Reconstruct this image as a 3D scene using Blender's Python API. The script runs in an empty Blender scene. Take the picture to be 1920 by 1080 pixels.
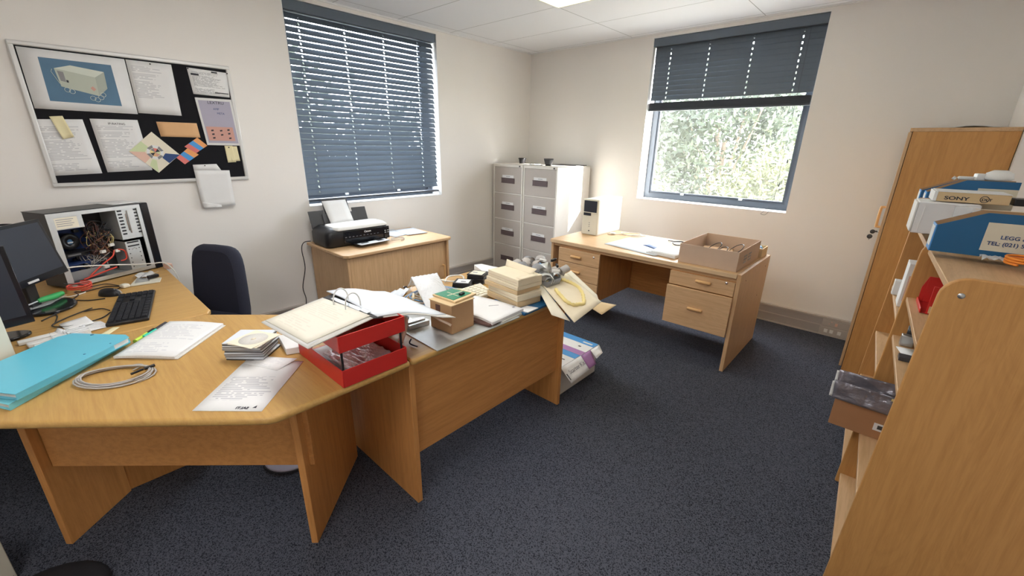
import bpy, math, random
from mathutils import Vector, Matrix, Euler
R = math.radians
SC = bpy.context.scene
COL = SC.collection

# ------------------------------------------------------------------ camera
cam_d = bpy.data.cameras.new('camera'); cam = bpy.data.objects.new('camera', cam_d); COL.objects.link(cam)
cam.location = (3.7016, -4.3630, 1.5280)
cam.rotation_euler = (1.24220889, -0.01701724, 0.74116046)
cam_d.sensor_fit = 'HORIZONTAL'; cam_d.sensor_width = 36.0
cam_d.lens = 787.675 / 1920 * 36.0
cam_d.clip_start = 0.02
SC.camera = cam
SC.view_settings.view_transform = 'Standard'
SC.view_settings.look = 'None'
SC.view_settings.exposure = 1.32
SC.view_settings.gamma = 1.0
SC.view_settings.use_curve_mapping = False

# ------------------------------------------------------------------ world, sun, portals
W = bpy.data.worlds.new('sky'); SC.world = W; W.use_nodes = True
bg = W.node_tree.nodes['Background']
bg.inputs[0].default_value = (0.86, 0.93, 1.0, 1); bg.inputs[1].default_value = 8.5
sd = bpy.data.lights.new('sun', 'SUN'); sd.energy = 19; sd.angle = R(0.6); sd.color = (1.0, 0.95, 0.86)
sun = bpy.data.objects.new('sun', sd); COL.objects.link(sun)
_d = Vector((-.946 * math.cos(R(17)), -.323 * math.cos(R(17)), -math.sin(R(17))))
sun.rotation_euler = _d.to_track_quat('-Z', 'Y').to_euler(); sun.location = (6, 3, 4)
def portal(name, loc, rot, sx, sy):
    l = bpy.data.lights.new(name, 'AREA'); l.shape = 'RECTANGLE'; l.size = sx; l.size_y = sy
    l.cycles.is_portal = True
    o = bpy.data.objects.new(name, l); COL.objects.link(o); o.location = loc; o.rotation_euler = rot
portal('daylight_portal', (-.262, -2.149, 1.763), (0, R(-90), 0), 1.56, 1.44)
portal('daylight_portal', (2.274, .262, 1.763), (R(-90), 0, 0), 1.44, 1.56)

# ------------------------------------------------------------------ materials
MATS = {}
def mat(name, col, rough=.6, metal=0., spec=.5, alpha=1., noise=0., nscale=20., bump=0., bscale=60., trans=0., emit=None, es=0., ior=1.45, coat=0.):
    if name in MATS: return MATS[name]
    m = bpy.data.materials.new(name); m.use_nodes = True; nt = m.node_tree; b = nt.nodes['Principled BSDF']
    b.inputs['Base Color'].default_value = (*col, 1); b.inputs['Roughness'].default_value = rough
    b.inputs['Metallic'].default_value = metal; b.inputs['Specular IOR Level'].default_value = spec
    b.inputs['Alpha'].default_value = alpha; b.inputs['Transmission Weight'].default_value = trans; b.inputs['IOR'].default_value = ior
    b.inputs['Coat Weight'].default_value = coat
    if emit: b.inputs['Emission Color'].default_value = (*emit, 1); b.inputs['Emission Strength'].default_value = es
    tc = nt.nodes.new('ShaderNodeTexCoord')
    n = nt.nodes.new('ShaderNodeTexNoise'); n.inputs['Scale'].default_value = nscale; n.inputs['Detail'].default_value = 4
    nt.links.new(tc.outputs['Object'], n.inputs['Vector'])
    mx = nt.nodes.new('ShaderNodeMix'); mx.data_type = 'RGBA'
    k = max(noise, .03)
    mx.inputs[6].default_value = (*[c * (1 - k) for c in col], 1); mx.inputs[7].default_value = (*[min(1, c * (1 + k)) for c in col], 1)
    nt.links.new(n.outputs['Fac'], mx.inputs[0]); nt.links.new(mx.outputs[2], b.inputs['Base Color'])
    if bump:
        n2 = nt.nodes.new('ShaderNodeTexNoise'); n2.inputs['Scale'].default_value = bscale; n2.inputs['Detail'].default_value = 3
        nt.links.new(tc.outputs['Object'], n2.inputs['Vector'])
        bp = nt.nodes.new('ShaderNodeBump'); bp.inputs['Strength'].default_value = bump; bp.inputs['Distance'].default_value = .01
        nt.links.new(n2.outputs['Fac'], bp.inputs['Height']); nt.links.new(bp.outputs['Normal'], b.inputs['Normal'])
    MATS[name] = m; return m

def wood(name, c1, c2, axis='x', rough=.42):
    """oak laminate: grain stretched along one axis, with cathedral figure and short pores"""
    m = bpy.data.materials.new(name); m.use_nodes = True; nt = m.node_tree; b = nt.nodes['Principled BSDF']
    N = nt.nodes.new; L = nt.links.new
    tc = N('ShaderNodeTexCoord')
    def mp(sc):
        q = N('ShaderNodeMapping'); q.inputs['Scale'].default_value = sc; L(tc.outputs['Object'], q.inputs['Vector']); return q
    def s(a, o): return {'x': (a, o, o), 'y': (o, a, o), 'z': (o, o, a)}[axis]
    n1 = N('ShaderNodeTexNoise'); n1.inputs['Scale'].default_value = 1; n1.inputs['Detail'].default_value = 5; n1.inputs['Distortion'].default_value = 1.2
    L(mp(s(1.6, 9)).outputs[0], n1.inputs['Vector'])
    n2 = N('ShaderNodeTexNoise'); n2.inputs['Scale'].default_value = 1; n2.inputs['Detail'].default_value = 3
    L(mp(s(14, 320)).outputs[0], n2.inputs['Vector'])
    n3 = N('ShaderNodeTexNoise'); n3.inputs['Scale'].default_value = 1; n3.inputs['Detail'].default_value = 2
    L(mp(s(3, 60)).outputs[0], n3.inputs['Vector'])
    w = N('ShaderNodeMath'); w.operation = 'MULTIPLY'; w.inputs[1].default_value = 9; L(n1.outputs['Fac'], w.inputs[0])
    f = N('ShaderNodeMath'); f.operation = 'PINGPONG'; f.inputs[1].default_value = .5; L(w.outputs[0], f.inputs[0])
    a = N('ShaderNodeMath'); a.operation = 'MULTIPLY_ADD'; a.inputs[1].default_value = .34; L(f.outputs[0], a.inputs[0]); L(n3.outputs['Fac'], a.inputs[2])
    a2 = N('ShaderNodeMath'); a2.operation = 'MULTIPLY_ADD'; a2.inputs[1].default_value = .5; L(n2.outputs['Fac'], a2.inputs[0]); L(a.outputs[0], a2.inputs[2])
    cr = N('ShaderNodeValToRGB'); cr.color_ramp.elements[0].position = .45; cr.color_ramp.elements[1].position = 1.15
    cr.color_ramp.elements[1].position = 1.0
    cr.color_ramp.elements[0].color = (*c2, 1); cr.color_ramp.elements[1].color = (*c1, 1)
    L(a2.outputs[0], cr.inputs[0]); L(cr.outputs[0], b.inputs['Base Color'])
    b.inputs['Roughness'].default_value = rough; b.inputs['Specular IOR Level'].default_value = .45
    bp = N('ShaderNodeBump'); bp.inputs['Strength'].default_value = .05; bp.inputs['Distance'].default_value = .003
    L(n2.outputs['Fac'], bp.inputs['Height']); L(bp.outputs['Normal'], b.inputs['Normal'])
    MATS[name] = m; return m
DT1, DT2 = (.56, .335, .105), (.46, .255, .075)
for ax in 'xyz':
    wood('oak_' + ax, DT1, DT2, ax)
    wood('panel_' + ax, (.66, .305, .095), (.52, .225, .062), ax, .5)
    wood('beech_' + ax, (.66, .43, .235), (.53, .325, .165), ax, .45)
    wood('shelf_' + ax, (.62, .32, .105), (.50, .24, .070), ax, .5)
mat('handle_wood', (.72, .42, .18), .4, noise=.1)
mat('edge', (.70, .50, .30), .5, noise=.06)
mat('wall', (.86, .83, .795), .85, noise=.012, nscale=2, bump=.04, bscale=180)
mat('reveal', (.84, .84, .83), .8)
mat('frame_grey', (.085, .10, .125), .45, .3)
mat('glass', (1, 1, 1), 0.0, alpha=.08, spec=.5)
mat('slat', (.115, .145, .185), .42, noise=.05)
mat('slat_dark', (.055, .065, .085), .5)
mat('cord', (.10, .11, .13), .7)
mat('trunk', (.40, .37, .36), .5)
mat('trunk_edge', (.50, .46, .43), .5)
mat('white_plastic', (.82, .82, .80), .4)
mat('cream_plastic', (.72, .69, .58), .5, noise=.03)
mat('black', (.014, .014, .017), .35)
mat('black_matt', (.012, .013, .018), .8, noise=.2, nscale=200, bump=.1, bscale=300)
mat('gloss_black', (.010, .011, .015), .12)
mat('screen', (.025, .03, .045), .32)
mat('dark_grey', (.06, .06, .065), .5)
mat('mid_grey', (.25, .25, .26), .5)
mat('steel', (.55, .56, .57), .32, .85, noise=.06)
mat('galv', (.60, .61, .60), .45, .55, noise=.08, nscale=40)
mat('chrome', (.75, .75, .76), .15, 1.)
mat('cab_body', (.78, .75, .70), .45)
mat('cab_drawer', (.50, .455, .42), .5)
mat('cab_handle', (.13, .095, .10), .5)
mat('paper', (.80, .80, .80), .8)
mat('paper_blue', (.70, .74, .80), .8)
mat('paper_edge', (.70, .68, .64), .9, noise=.15, nscale=200)
mat('cream_paper', (.82, .76, .62), .8, noise=.03)
mat('card_cream', (.80, .70, .52), .8, noise=.04)
mat('card_tan', (.70, .52, .30), .8, noise=.05)
mat('kraft', (.50, .30, .155), .85, noise=.07, bump=.05)
mat('kraft_pale', (.58, .43, .32), .85, noise=.05, bump=.05)
mat('kraft_dark', (.42, .215, .105), .85, noise=.06)
mat('turquoise', (.13, .52, .68), .38, noise=.03)
mat('turquoise_light', (.20, .62, .72), .38)
mat('red', (.62, .030, .025), .35, noise=.06)
mat('red_dark', (.45, .02, .02), .35)
mat('red_cable', (.72, .08, .05), .45)
mat('orange_cable', (.90, .28, .03), .45)
mat('cable_grey', (.45, .42, .40), .5)
mat('cable_white', (.75, .73, .68), .5)
mat('cable_blue', (.12, .30, .55), .5)
mat('clear', (.93, .95, .97), .08, alpha=.28, spec=.9)
mat('clear_milky', (.86, .88, .90), .25, alpha=.72, spec=.8, bump=.6, bscale=40)
mat('foil', (.88, .89, .92), .34, .55, bump=1.0, bscale=35)
mat('antistatic', (.26, .25, .29), .2, .35, alpha=.9, bump=.9, bscale=28, noise=.3, nscale=15)
mat('bluecard', (.012, .115, .27), .42, noise=.06)
mat('skyblue', (.08, .33, .72), .4)
mat('palelabel', (.68, .64, .52), .7)
mat('purple', (.40, .20, .45), .5)
mat('ink', (.04, .04, .05), .8)
mat('ink_grey', (.30, .30, .33), .8)
mat('ink_brown', (.12, .06, .05), .8)
mat('felt', (.006, .006, .009), .95, bump=.2, bscale=400)
mat('alu', (.72, .72, .71), .4, .3)
mat('pcb', (.03, .24, .13), .4, noise=.25, nscale=120)
mat('pcb_blue', (.03, .06, .20), .4, noise=.3, nscale=150)
mat('yellow', (.85, .70, .30), .7)
mat('green', (.05, .42, .12), .4)
mat('lime', (.55, .80, .08), .4)
mat('teal', (.03, .50, .36), .4)
mat('orange', (.85, .38, .14), .6)
mat('pinkred', (.75, .20, .18), .6)
mat('pale_pink', (.78, .52, .42), .7)
mat('pale_green', (.62, .70, .42), .7)
mat('navy', (.03, .07, .20), .6)
mat('tan_board', (.72, .43, .22), .8, noise=.05)
mat('photo_blue', (.09, .19, .30), .45, noise=.2, nscale=8)
mat('device_front', (.50, .54, .46), .5)
mat('device_top', (.66, .70, .62), .5)
mat('device_side', (.42, .46, .40), .5)
mat('lilac', (.42, .40, .50), .5)
mat('salmon', (.62, .34, .28), .5)
mat('post_yellow', (.82, .74, .46), .8)
mat('chair_fabric', (.020, .022, .040), .85, bump=.3, bscale=260)
mat('diffuser_bright', (.9, .9, .9), .5, emit=(1.0, .98, .95), es=5.0)  # stronger neutral glow for the added out-of-view fill panels
mat('diffuser', (.9, .9, .8), .5, emit=(1.0, .96, .52), es=1.15)
mat('leaf', (.034, .047, .024), .6, noise=.5, nscale=1.2)
mat('leaf_pale', (.072, .080, .034), .6, noise=.4, nscale=1.5)
mat('leaf_dark', (.03, .04, .03), .6, noise=.5, nscale=1.2)
mat('bark', (.22, .17, .12), .9, noise=.2)
mat('grass', (.45, .44, .38), .9, noise=.3)
mat('copper_brown', (.25, .10, .05), .5)

def carpet():
    m = bpy.data.materials.new('carpet'); m.use_nodes = True; nt = m.node_tree; b = nt.nodes['Principled BSDF']
    N = nt.nodes.new; L = nt.links.new
    tc = N('ShaderNodeTexCoord')
    v = N('ShaderNodeTexVoronoi'); v.inputs['Scale'].default_value = 300; L(tc.outputs['Object'], v.inputs['Vector'])
    n = N('ShaderNodeTexNoise'); n.inputs['Scale'].default_value = 150; n.inputs['Detail'].default_value = 6; L(tc.outputs['Object'], n.inputs['Vector'])
    n0 = N('ShaderNodeTexNoise'); n0.inputs['Scale'].default_value = 1.5; n0.inputs['Detail'].default_value = 3; L(tc.outputs['Object'], n0.inputs['Vector'])
    bw = N('ShaderNodeSeparateColor'); L(v.outputs['Color'], bw.inputs[0])
    a = N('ShaderNodeMath'); a.operation = 'MULTIPLY_ADD'; a.inputs[1].default_value = .75; L(bw.outputs[0], a.inputs[0]); L(n.outputs['Fac'], a.inputs[2])
    a2 = N('ShaderNodeMath'); a2.operation = 'MULTIPLY_ADD'; a2.inputs[1].default_value = .25; L(n0.outputs['Fac'], a2.inputs[0]); L(a.outputs[0], a2.inputs[2])
    cr = N('ShaderNodeValToRGB'); e = cr.color_ramp.elements
    e[0].position = .45; e[0].color = (.008, .010, .016, 1); e[1].position = 1.0; e[1].color = (.095, .102, .13, 1)
    x = e.new(.8); x.color = (.030, .033, .045, 1)
    L(a2.outputs[0], cr.inputs[0]); L(cr.outputs[0], b.inputs['Base Color'])
    b.inputs['Roughness'].default_value = .95; b.inputs['Specular IOR Level'].default_value = .15
    bp = N('ShaderNodeBump'); bp.inputs['Strength'].default_value = .8; bp.inputs['Distance'].default_value = .004
    L(a.outputs[0], bp.inputs['Height']); L(bp.outputs['Normal'], b.inputs['Normal'])
    MATS['carpet'] = m
carpet()

def ceiling_mat():
    m = bpy.data.materials.new('ceiling_tiles'); m.use_nodes = True; nt = m.node_tree; b = nt.nodes['Principled BSDF']
    N = nt.nodes.new; L = nt.links.new
    g = N('ShaderNodeNewGeometry')
    s = N('ShaderNodeSeparateXYZ'); L(g.outputs['Position'], s.inputs[0])
    def line(o, off, per, w):
        a = N('ShaderNodeMath'); a.operation = 'ADD'; a.inputs[1].default_value = off; L(o, a.inputs[0])
        p = N('ShaderNodeMath'); p.operation = 'PINGPONG'; p.inputs[1].default_value = per / 2; L(a.outputs[0], p.inputs[0])
        c = N('ShaderNodeMath'); c.operation = 'LESS_THAN'; c.inputs[1].default_value = w; L(p.outputs[0], c.inputs[0]); return c
    a = line(s.outputs[0], -1.33, 1.2, .003); c = line(s.outputs[1], .67, .6, .003)
    mx = N('ShaderNodeMath'); mx.operation = 'MAXIMUM'; L(a.outputs[0], mx.inputs[0]); L(c.outputs[0], mx.inputs[1])
    r = N('ShaderNodeMix'); r.data_type = 'RGBA'; r.inputs[6].default_value = (.88, .89, .92, 1); r.inputs[7].default_value = (.40, .40, .41, 1)
    L(mx.outputs[0], r.inputs[0]); L(r.outputs[2], b.inputs['Base Color']); b.inputs['Roughness'].default_value = .9
    MATS['ceiling_tiles'] = m
ceiling_mat()

def print_mat(name, paper=(.80, .80, .80), ink=(.42, .42, .45), lines=34, dens=.50, x0=.08, x1=.9, y0=.08, y1=.9, cols=60, title=False, flip=False):
    """a page with rows of small grey print, laid out in the page's own UV space"""
    m = bpy.data.materials.new(name); m.use_nodes = True; nt = m.node_tree; b = nt.nodes['Principled BSDF']
    N = nt.nodes.new; L = nt.links.new
    def M(op, a, c=None):
        q = N('ShaderNodeMath'); q.operation = op
        for i, z in enumerate((a, c)):
            if z is None: continue
            if isinstance(z, (int, float)): q.inputs[i].default_value = z
            else: L(z, q.inputs[i])
        return q.outputs[0]
    uv = N('ShaderNodeUVMap'); s = N('ShaderNodeSeparateXYZ'); L(uv.outputs[0], s.inputs[0]); u, v = s.outputs[0], s.outputs[1]
    row = M('FLOOR', M('MULTIPLY', v, lines)); fr = M('FRACT', M('MULTIPLY', v, lines))
    inrow = M('LESS_THAN', fr, .5)
    cb = N('ShaderNodeCombineXYZ'); L(M('FLOOR', M('MULTIPLY', u, cols)), cb.inputs[0]); L(row, cb.inputs[1])
    wn = N('ShaderNodeTexWhiteNoise'); wn.noise_dimensions = '2D'; L(cb.outputs[0], wn.inputs['Vector'])
    cell = M('LESS_THAN', wn.outputs['Value'], .8)
    cb2 = N('ShaderNodeCombineXYZ'); L(row, cb2.inputs[0]); cb2.inputs[1].default_value = 7.3
    wr = N('ShaderNodeTexWhiteNoise'); wr.noise_dimensions = '2D'; L(cb2.outputs[0], wr.inputs['Vector'])
    cb3 = N('ShaderNodeCombineXYZ'); L(row, cb3.inputs[0]); cb3.inputs[1].default_value = 3.1
    we = N('ShaderNodeTexWhiteNoise'); we.noise_dimensions = '2D'; L(cb3.outputs[0], we.inputs['Vector'])
    para = M('MULTIPLY', M('LESS_THAN', wr.outputs['Value'], min(1., dens + .35)), M('LESS_THAN', u, M('SUBTRACT', x1, M('MULTIPLY', we.outputs['Value'], .35))))
    k = M('MULTIPLY', M('MULTIPLY', inrow, cell), para)
    for o, lo, hi in ((u, x0, x1), (v, y0, y1)):
        k = M('MULTIPLY', k, M('MULTIPLY', M('GREATER_THAN', o, lo), M('LESS_THAN', o, hi)))
    mx = N('ShaderNodeMix'); mx.data_type = 'RGBA'; mx.inputs[6].default_value = (*paper, 1); mx.inputs[7].default_value = (*ink, 1)
    L(M('MULTIPLY', k, .75), mx.inputs[0]); L(mx.outputs[2], b.inputs['Base Color']); b.inputs['Roughness'].default_value = .7
    MATS[name] = m; return m
print_mat('print_a'); print_mat('print_b', lines=36, dens=.4, x1=.75, y0=.3, cols=24, ink=(.5, .5, .53))
print_mat('print_c', lines=36, dens=.45, y1=.88, cols=24, ink=(.5, .5, .53)); print_mat('print_d', lines=30, dens=.5, ink=(.2, .2, .22))
print_mat('print_form', lines=30, dens=.6, ink=(.45, .45, .50), y0=.18, y1=.64, cols=26)
print_mat('print_hand', lines=22, dens=.45, ink=(.62, .62, .66), cols=40)
print_mat('print_faint', paper=(.74, .70, .60), ink=(.66, .61, .52), lines=20, dens=.5, cols=30)
print_mat('keys', paper=(.80, .74, .60), ink=(.45, .40, .33), lines=7, dens=.95, cols=9, x0=.04, x1=.96, y0=.06, y1=.94)

# ------------------------------------------------------------------ mesh helpers
class MB:
    def __init__(s): s.v = []; s.f = []; s.uv = {}; s.sm = set()
    def add(s, vs, fs, smooth=False):
        o = len(s.v); s.v += [tuple(q) for q in vs]
        for f in fs:
            if smooth: s.sm.add(len(s.f))
            s.f.append(tuple(i + o for i in f))
        return s
    def box(s, c, d, rz=0, M=None):
        x, y, z = (k / 2 for k in d); B = [(-x, -y, -z), (x, -y, -z), (x, y, -z), (-x, y, -z), (-x, -y, z), (x, -y, z), (x, y, z), (-x, y, z)]
        m = (Matrix.Translation(c) @ (M if M is not None else Matrix.Rotation(rz, 4, 'Z')))
        return s.add([m @ Vector(p) for p in B], [(0, 3, 2, 1), (4, 5, 6, 7), (0, 1, 5, 4), (1, 2, 6, 5), (2, 3, 7, 6), (3, 0, 4, 7)])
    def bb(s, x0, x1, y0, y1, z0, z1): return s.box(((x0 + x1) / 2, (y0 + y1) / 2, (z0 + z1) / 2), (abs(x1 - x0), abs(y1 - y0), abs(z1 - z0)))
    def prism(s, pts, z0, z1, M=None):
        m = M if M is not None else Matrix.Identity(4); n = len(pts)
        a = sum(pts[i][0] * pts[(i + 1) % n][1] - pts[(i + 1) % n][0] * pts[i][1] for i in range(n))
        if a < 0: pts = list(reversed(pts))
        v = [m @ Vector((*p, z0)) for p in pts] + [m @ Vector((*p, z1)) for p in pts]
        return s.add(v, [tuple(reversed(range(n))), tuple(range(n, 2 * n))] + [(i, (i + 1) % n, n + (i + 1) % n, n + i) for i in range(n)])
    def tube(s, pts, r, n=8, closed=False, smooth=True):
        P = [Vector(p) for p in pts]; k = len(P); up = Vector((0, 0, 1)); rings = []; prev = None
        for i in range(k):
            t = (P[(i + 1) % k] - P[i - 1]) if closed else (P[min(i + 1, k - 1)] - P[max(i - 1, 0)])
            t.normalize()
            a = (prev - t * prev.dot(t)) if prev is not None else t.cross(up if abs(t.z) < .9 else Vector((1, 0, 0)))
            if a.length < 1e-6: a = t.orthogonal()
            a.normalize(); prev = a; b = t.cross(a)
            rr = r[i] if isinstance(r, (list, tuple)) else r
            rings.append([P[i] + (a * math.cos(2 * math.pi * j / n) + b * math.sin(2 * math.pi * j / n)) * rr for j in range(n)])
        v = [q for g in rings for q in g]; f = []
        for i in range(k if closed else k - 1):
            i2 = (i + 1) % k
            for j in range(n): f.append((i * n + j, i * n + (j + 1) % n, i2 * n + (j + 1) % n, i2 * n + j))
        s.add(v, f, smooth)
        if not closed: s.add(rings[0], [tuple(reversed(range(n)))]); s.add(rings[-1], [tuple(range(n))])
        return s
    def lathe(s, prof, c=(0, 0, 0), n=24, M=None, smooth=True):
        m = Matrix.Translation(c) @ (M if M is not None else Matrix.Identity(4)); v = []; f = []
        for (r, z) in prof:
            for j in range(n): v.append(m @ Vector((r * math.cos(2 * math.pi * j / n), r * math.sin(2 * math.pi * j / n), z)))
        for i in range(len(prof) - 1):
            for j in range(n): f.append((i * n + j, i * n + (j + 1) % n, (i + 1) * n + (j + 1) % n, (i + 1) * n + j))
        s.add(v, f, smooth)
        return s
    def cyl(s, c, r, h, n=20, M=None):
        return s.lathe([(1e-5, 0), (r, 0), (r, h), (1e-5, h)], c, n, M)
    def grid(s, P, nu=8, nv=8, th=.001, h=None):
        """sheet between 4 corners P (bilinear), thickness th along its normal, offset h(u,v); top side carries UVs"""
        P = [Vector(p) for p in P]; nrm = (P[1] - P[0]).cross(P[3] - P[0]).normalized(); o = len(s.v)
        T = []; B = []
        for j in range(nv + 1):
            for i in range(nu + 1):
                u, v = i / nu, j / nv
                q = P[0] * (1 - u) * (1 - v) + P[1] * u * (1 - v) + P[2] * u * v + P[3] * (1 - u) * v
                off = h(u, v) if h else 0.
                if isinstance(off, tuple): q = q + Vector(off); off = 0
                T.append(q + nrm * (off + th)); B.append(q + nrm * off)
        W_ = nu + 1; s.v += [tuple(q) for q in T + B]; nb = len(T)
        for j in range(nv):
            for i in range(nu):
                a = j * W_ + i; fi = len(s.f)
                s.sm.add(fi); s.f.append((o + a, o + a + 1, o + a + W_ + 1, o + a + W_))
                s.uv[fi] = [(i / nu, j / nv), ((i + 1) / nu, j / nv), ((i + 1) / nu, (j + 1) / nv), (i / nu, (j + 1) / nv)]
                s.sm.add(len(s.f)); s.f.append((o + nb + a, o + nb + a + W_, o + nb + a + W_ + 1, o + nb + a + 1))
        E = [i for i in range(nu + 1)] + [j * W_ + nu for j in range(1, nv + 1)] + [nv * W_ + i for i in range(nu - 1, -1, -1)] + [j * W_ for j in range(nv - 1, 0, -1)]
        for k in range(len(E)):
            a, b = E[k], E[(k + 1) % len(E)]; s.f.append((o + a, o + nb + a, o + nb + b, o + b))
        return s
    def mesh(s, name):
        me = bpy.data.meshes.new(name); me.from_pydata(s.v, [], s.f)
        if s.uv:
            ul = me.uv_layers.new(name='UVMap')
            for fi, c in s.uv.items():
                p = me.polygons[fi]
                for k, li in enumerate(p.loop_indices): ul.data[li].uv = c[k]
        if s.sm:
            for i in s.sm: me.polygons[i].use_smooth = True
        return me

def tag(o, label=None, cat=None, group=None, kind=None):
    if label: o['label'] = label
    if cat: o['category'] = cat
    if group: o['group'] = group
    if kind: o['kind'] = kind
    return o
def thing(name, label, cat, loc=(0, 0, 0), rz=0, group=None):
    o = bpy.data.objects.new(name, None); COL.objects.link(o); o.empty_display_size = .05
    o.location = loc; o.rotation_euler = (0, 0, rz)
    return tag(o, label, cat, group)
def wm(o):
    m = Matrix.LocRotScale(o.location, o.rotation_euler, o.scale)
    return wm(o.parent) @ m if o.parent else m
def link(name, me, m, parent=None, world=True, bevel=0, seg=2):
    """link a mesh as one object; 'world' meshes are moved into the parent's local frame, top-level ones get an origin at their base"""
    ms = m if isinstance(m, (list, tuple)) else [m]
    for q in ms: me.materials.append(MATS[q])
    o = bpy.data.objects.new(name, me); COL.objects.link(o)
    if parent is not None:
        o.parent = parent
        if world: me.transform(wm(parent).inverted())
    else:
        vs = [v.co for v in me.vertices]
        lo = [min(v[i] for v in vs) for i in range(3)]; hi = [max(v[i] for v in vs) for i in range(3)]
        c = Vector(((lo[0] + hi[0]) / 2, (lo[1] + hi[1]) / 2, lo[2])); me.transform(Matrix.Translation(-c)); o.location = c
    if bevel:
        b = o.modifiers.new('bevel', 'BEVEL'); b.width = bevel; b.segments = seg; b.limit_method = 'ANGLE'; b.angle_limit = R(40)
        b.harden_normals = False
        for p in me.polygons: p.use_smooth = True
        if seg > 1:
            try: me.set_sharp_from_angle(angle=R(35))
            except Exception: pass
    return o
def part(name, mb, m, parent, bevel=0, label=None, world=True, seg=2):
    o = link(name, mb.mesh(name), m, parent, world, bevel, seg)
    if label: o['label'] = label
    return o
def solo(name, mb, m, label, cat, group=None, bevel=0, kind=None, seg=2):
    return tag(link(name, mb.mesh(name), m, None, True, bevel, seg), label, cat, group, kind)
def struct(name, mb, m, parent=None, bevel=0):
    o = link(name, mb.mesh(name), m, parent, True, bevel)
    if parent is None: o['kind'] = 'structure'
    return o
def copy_tree(o, parent=None, loc=None, label=None):
    c = o.copy(); COL.objects.link(c); c.parent = parent
    if loc is not None: c.location = loc
    if label: c['label'] = label
    for ch in [q for q in COL.objects if q.parent == o]: copy_tree(ch, c)
    return c
def spline(P, n=8, closed=False):
    P = [Vector(p) for p in P]; k = len(P); out = []
    for i in range(k if closed else k - 1):
        a, b, c, d = (P[(i - 1) % k] if closed else P[max(i - 1, 0)]), P[i], P[(i + 1) % k], (P[(i + 2) % k] if closed else P[min(i + 2, k - 1)])
        for j in range(n):
            t = j / n
            out.append(.5 * ((2 * b) + (c - a) * t + (2 * a - 5 * b + 4 * c - d) * t * t + (3 * b - a - 3 * c + d) * t ** 3))
    if not closed: out.append(P[-1])
    return out
def cable(name, label, pts, r, m, cat='cable', group=None, parent=None):
    mb = MB().tube(spline(pts, 6), r, 6)
    if parent is not None: return part(name, mb, m, parent)
    return solo(name, mb, m, label, cat, group)
FONT = None
def text(s, org, xd, yd, size, m, parent, name='lettering', ext=.0004, sx=1., bold=0.):
    cu = bpy.data.curves.new('t', 'FONT'); cu.body = s; cu.size = size; cu.extrude = ext; cu.offset = bold
    t = bpy.data.objects.new('t', cu); COL.objects.link(t)
    bpy.context.view_layer.update()
    me = bpy.data.meshes.new_from_object(t.evaluated_get(bpy.context.evaluated_depsgraph_get()))
    bpy.data.objects.remove(t); bpy.data.curves.remove(cu)
    x = Vector(xd).normalized(); y = Vector(yd).normalized(); z = x.cross(y)
    Mx = Matrix((( x.x * sx, y.x, z.x, org[0]), (x.y * sx, y.y, z.y, org[1]), (x.z * sx, y.z, z.z, org[2]), (0, 0, 0, 1)))
    me.transform(Mx); me.materials.clear()
    return link(name, me, m, parent)
rnd = random.Random(7)
DZ = .73          # desk height

# ================================================================== SETTING
H = 2.5723
XR, YF = 4.30, -6.2
AY0, AY1, WZ0, WZ1 = -2.8606, -1.4369, .997, 2.534
BX0, BX1 = 1.5654, 2.9831
TW = .26
struct('floor', MB().bb(-.3, XR + .1, YF - .1, .3, -.1, 0), 'carpet')
struct('ceiling', MB().bb(-.3, XR + .1, YF - .1, .3, H, H + .1), 'ceiling_tiles')
struct('wall_left', MB().bb(-TW, 0, YF, AY0, 0, H).bb(-TW, 0, AY1, TW, 0, H).bb(-TW, 0, AY0, AY1, 0, WZ0).bb(-TW, 0, AY0, AY1, WZ1, H), 'wall')
struct('wall_back', MB().bb(0, BX0, 0, TW, 0, H).bb(BX1, XR + .1, 0, TW, 0, H).bb(BX0, BX1, 0, TW, 0, WZ0).bb(BX0, BX1, 0, TW, WZ1, H), 'wall')
struct('wall_right', MB().bb(XR, XR + .1, YF, 0, 0, H), 'wall')
struct('wall_front', MB().bb(-.3, XR + .1, YF - .1, YF, 0, H), 'wall')
# plastered window reveals (white paint)
struct('trim_1', MB().bb(-TW, .001, AY0 - .001, AY0 + .003, WZ0, WZ1).bb(-TW, .001, AY1 - .003, AY1 + .001, WZ0, WZ1).bb(-TW, .002, AY0, AY1, WZ0 - .001, WZ0 + .004).bb(-TW, .001, AY0, AY1, WZ1 - .003, WZ1 + .001), 'reveal')
struct('trim_2', MB().bb(BX0 - .001, BX0 + .003, -.001, TW, WZ0, WZ1).bb(BX1 - .003, BX1 + .001, -.001, TW, WZ0, WZ1).bb(BX0, BX1, -.002, TW, WZ0 - .001, WZ0 + .004).bb(BX0, BX1, -.001, TW, WZ1 - .003, WZ1 + .001), 'reveal')
# pier in the right corner, behind the tall cupboard
struct('trim_4', MB().bb(4.108, 4.302, -.74, .001, 0, H), 'wall')
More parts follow.
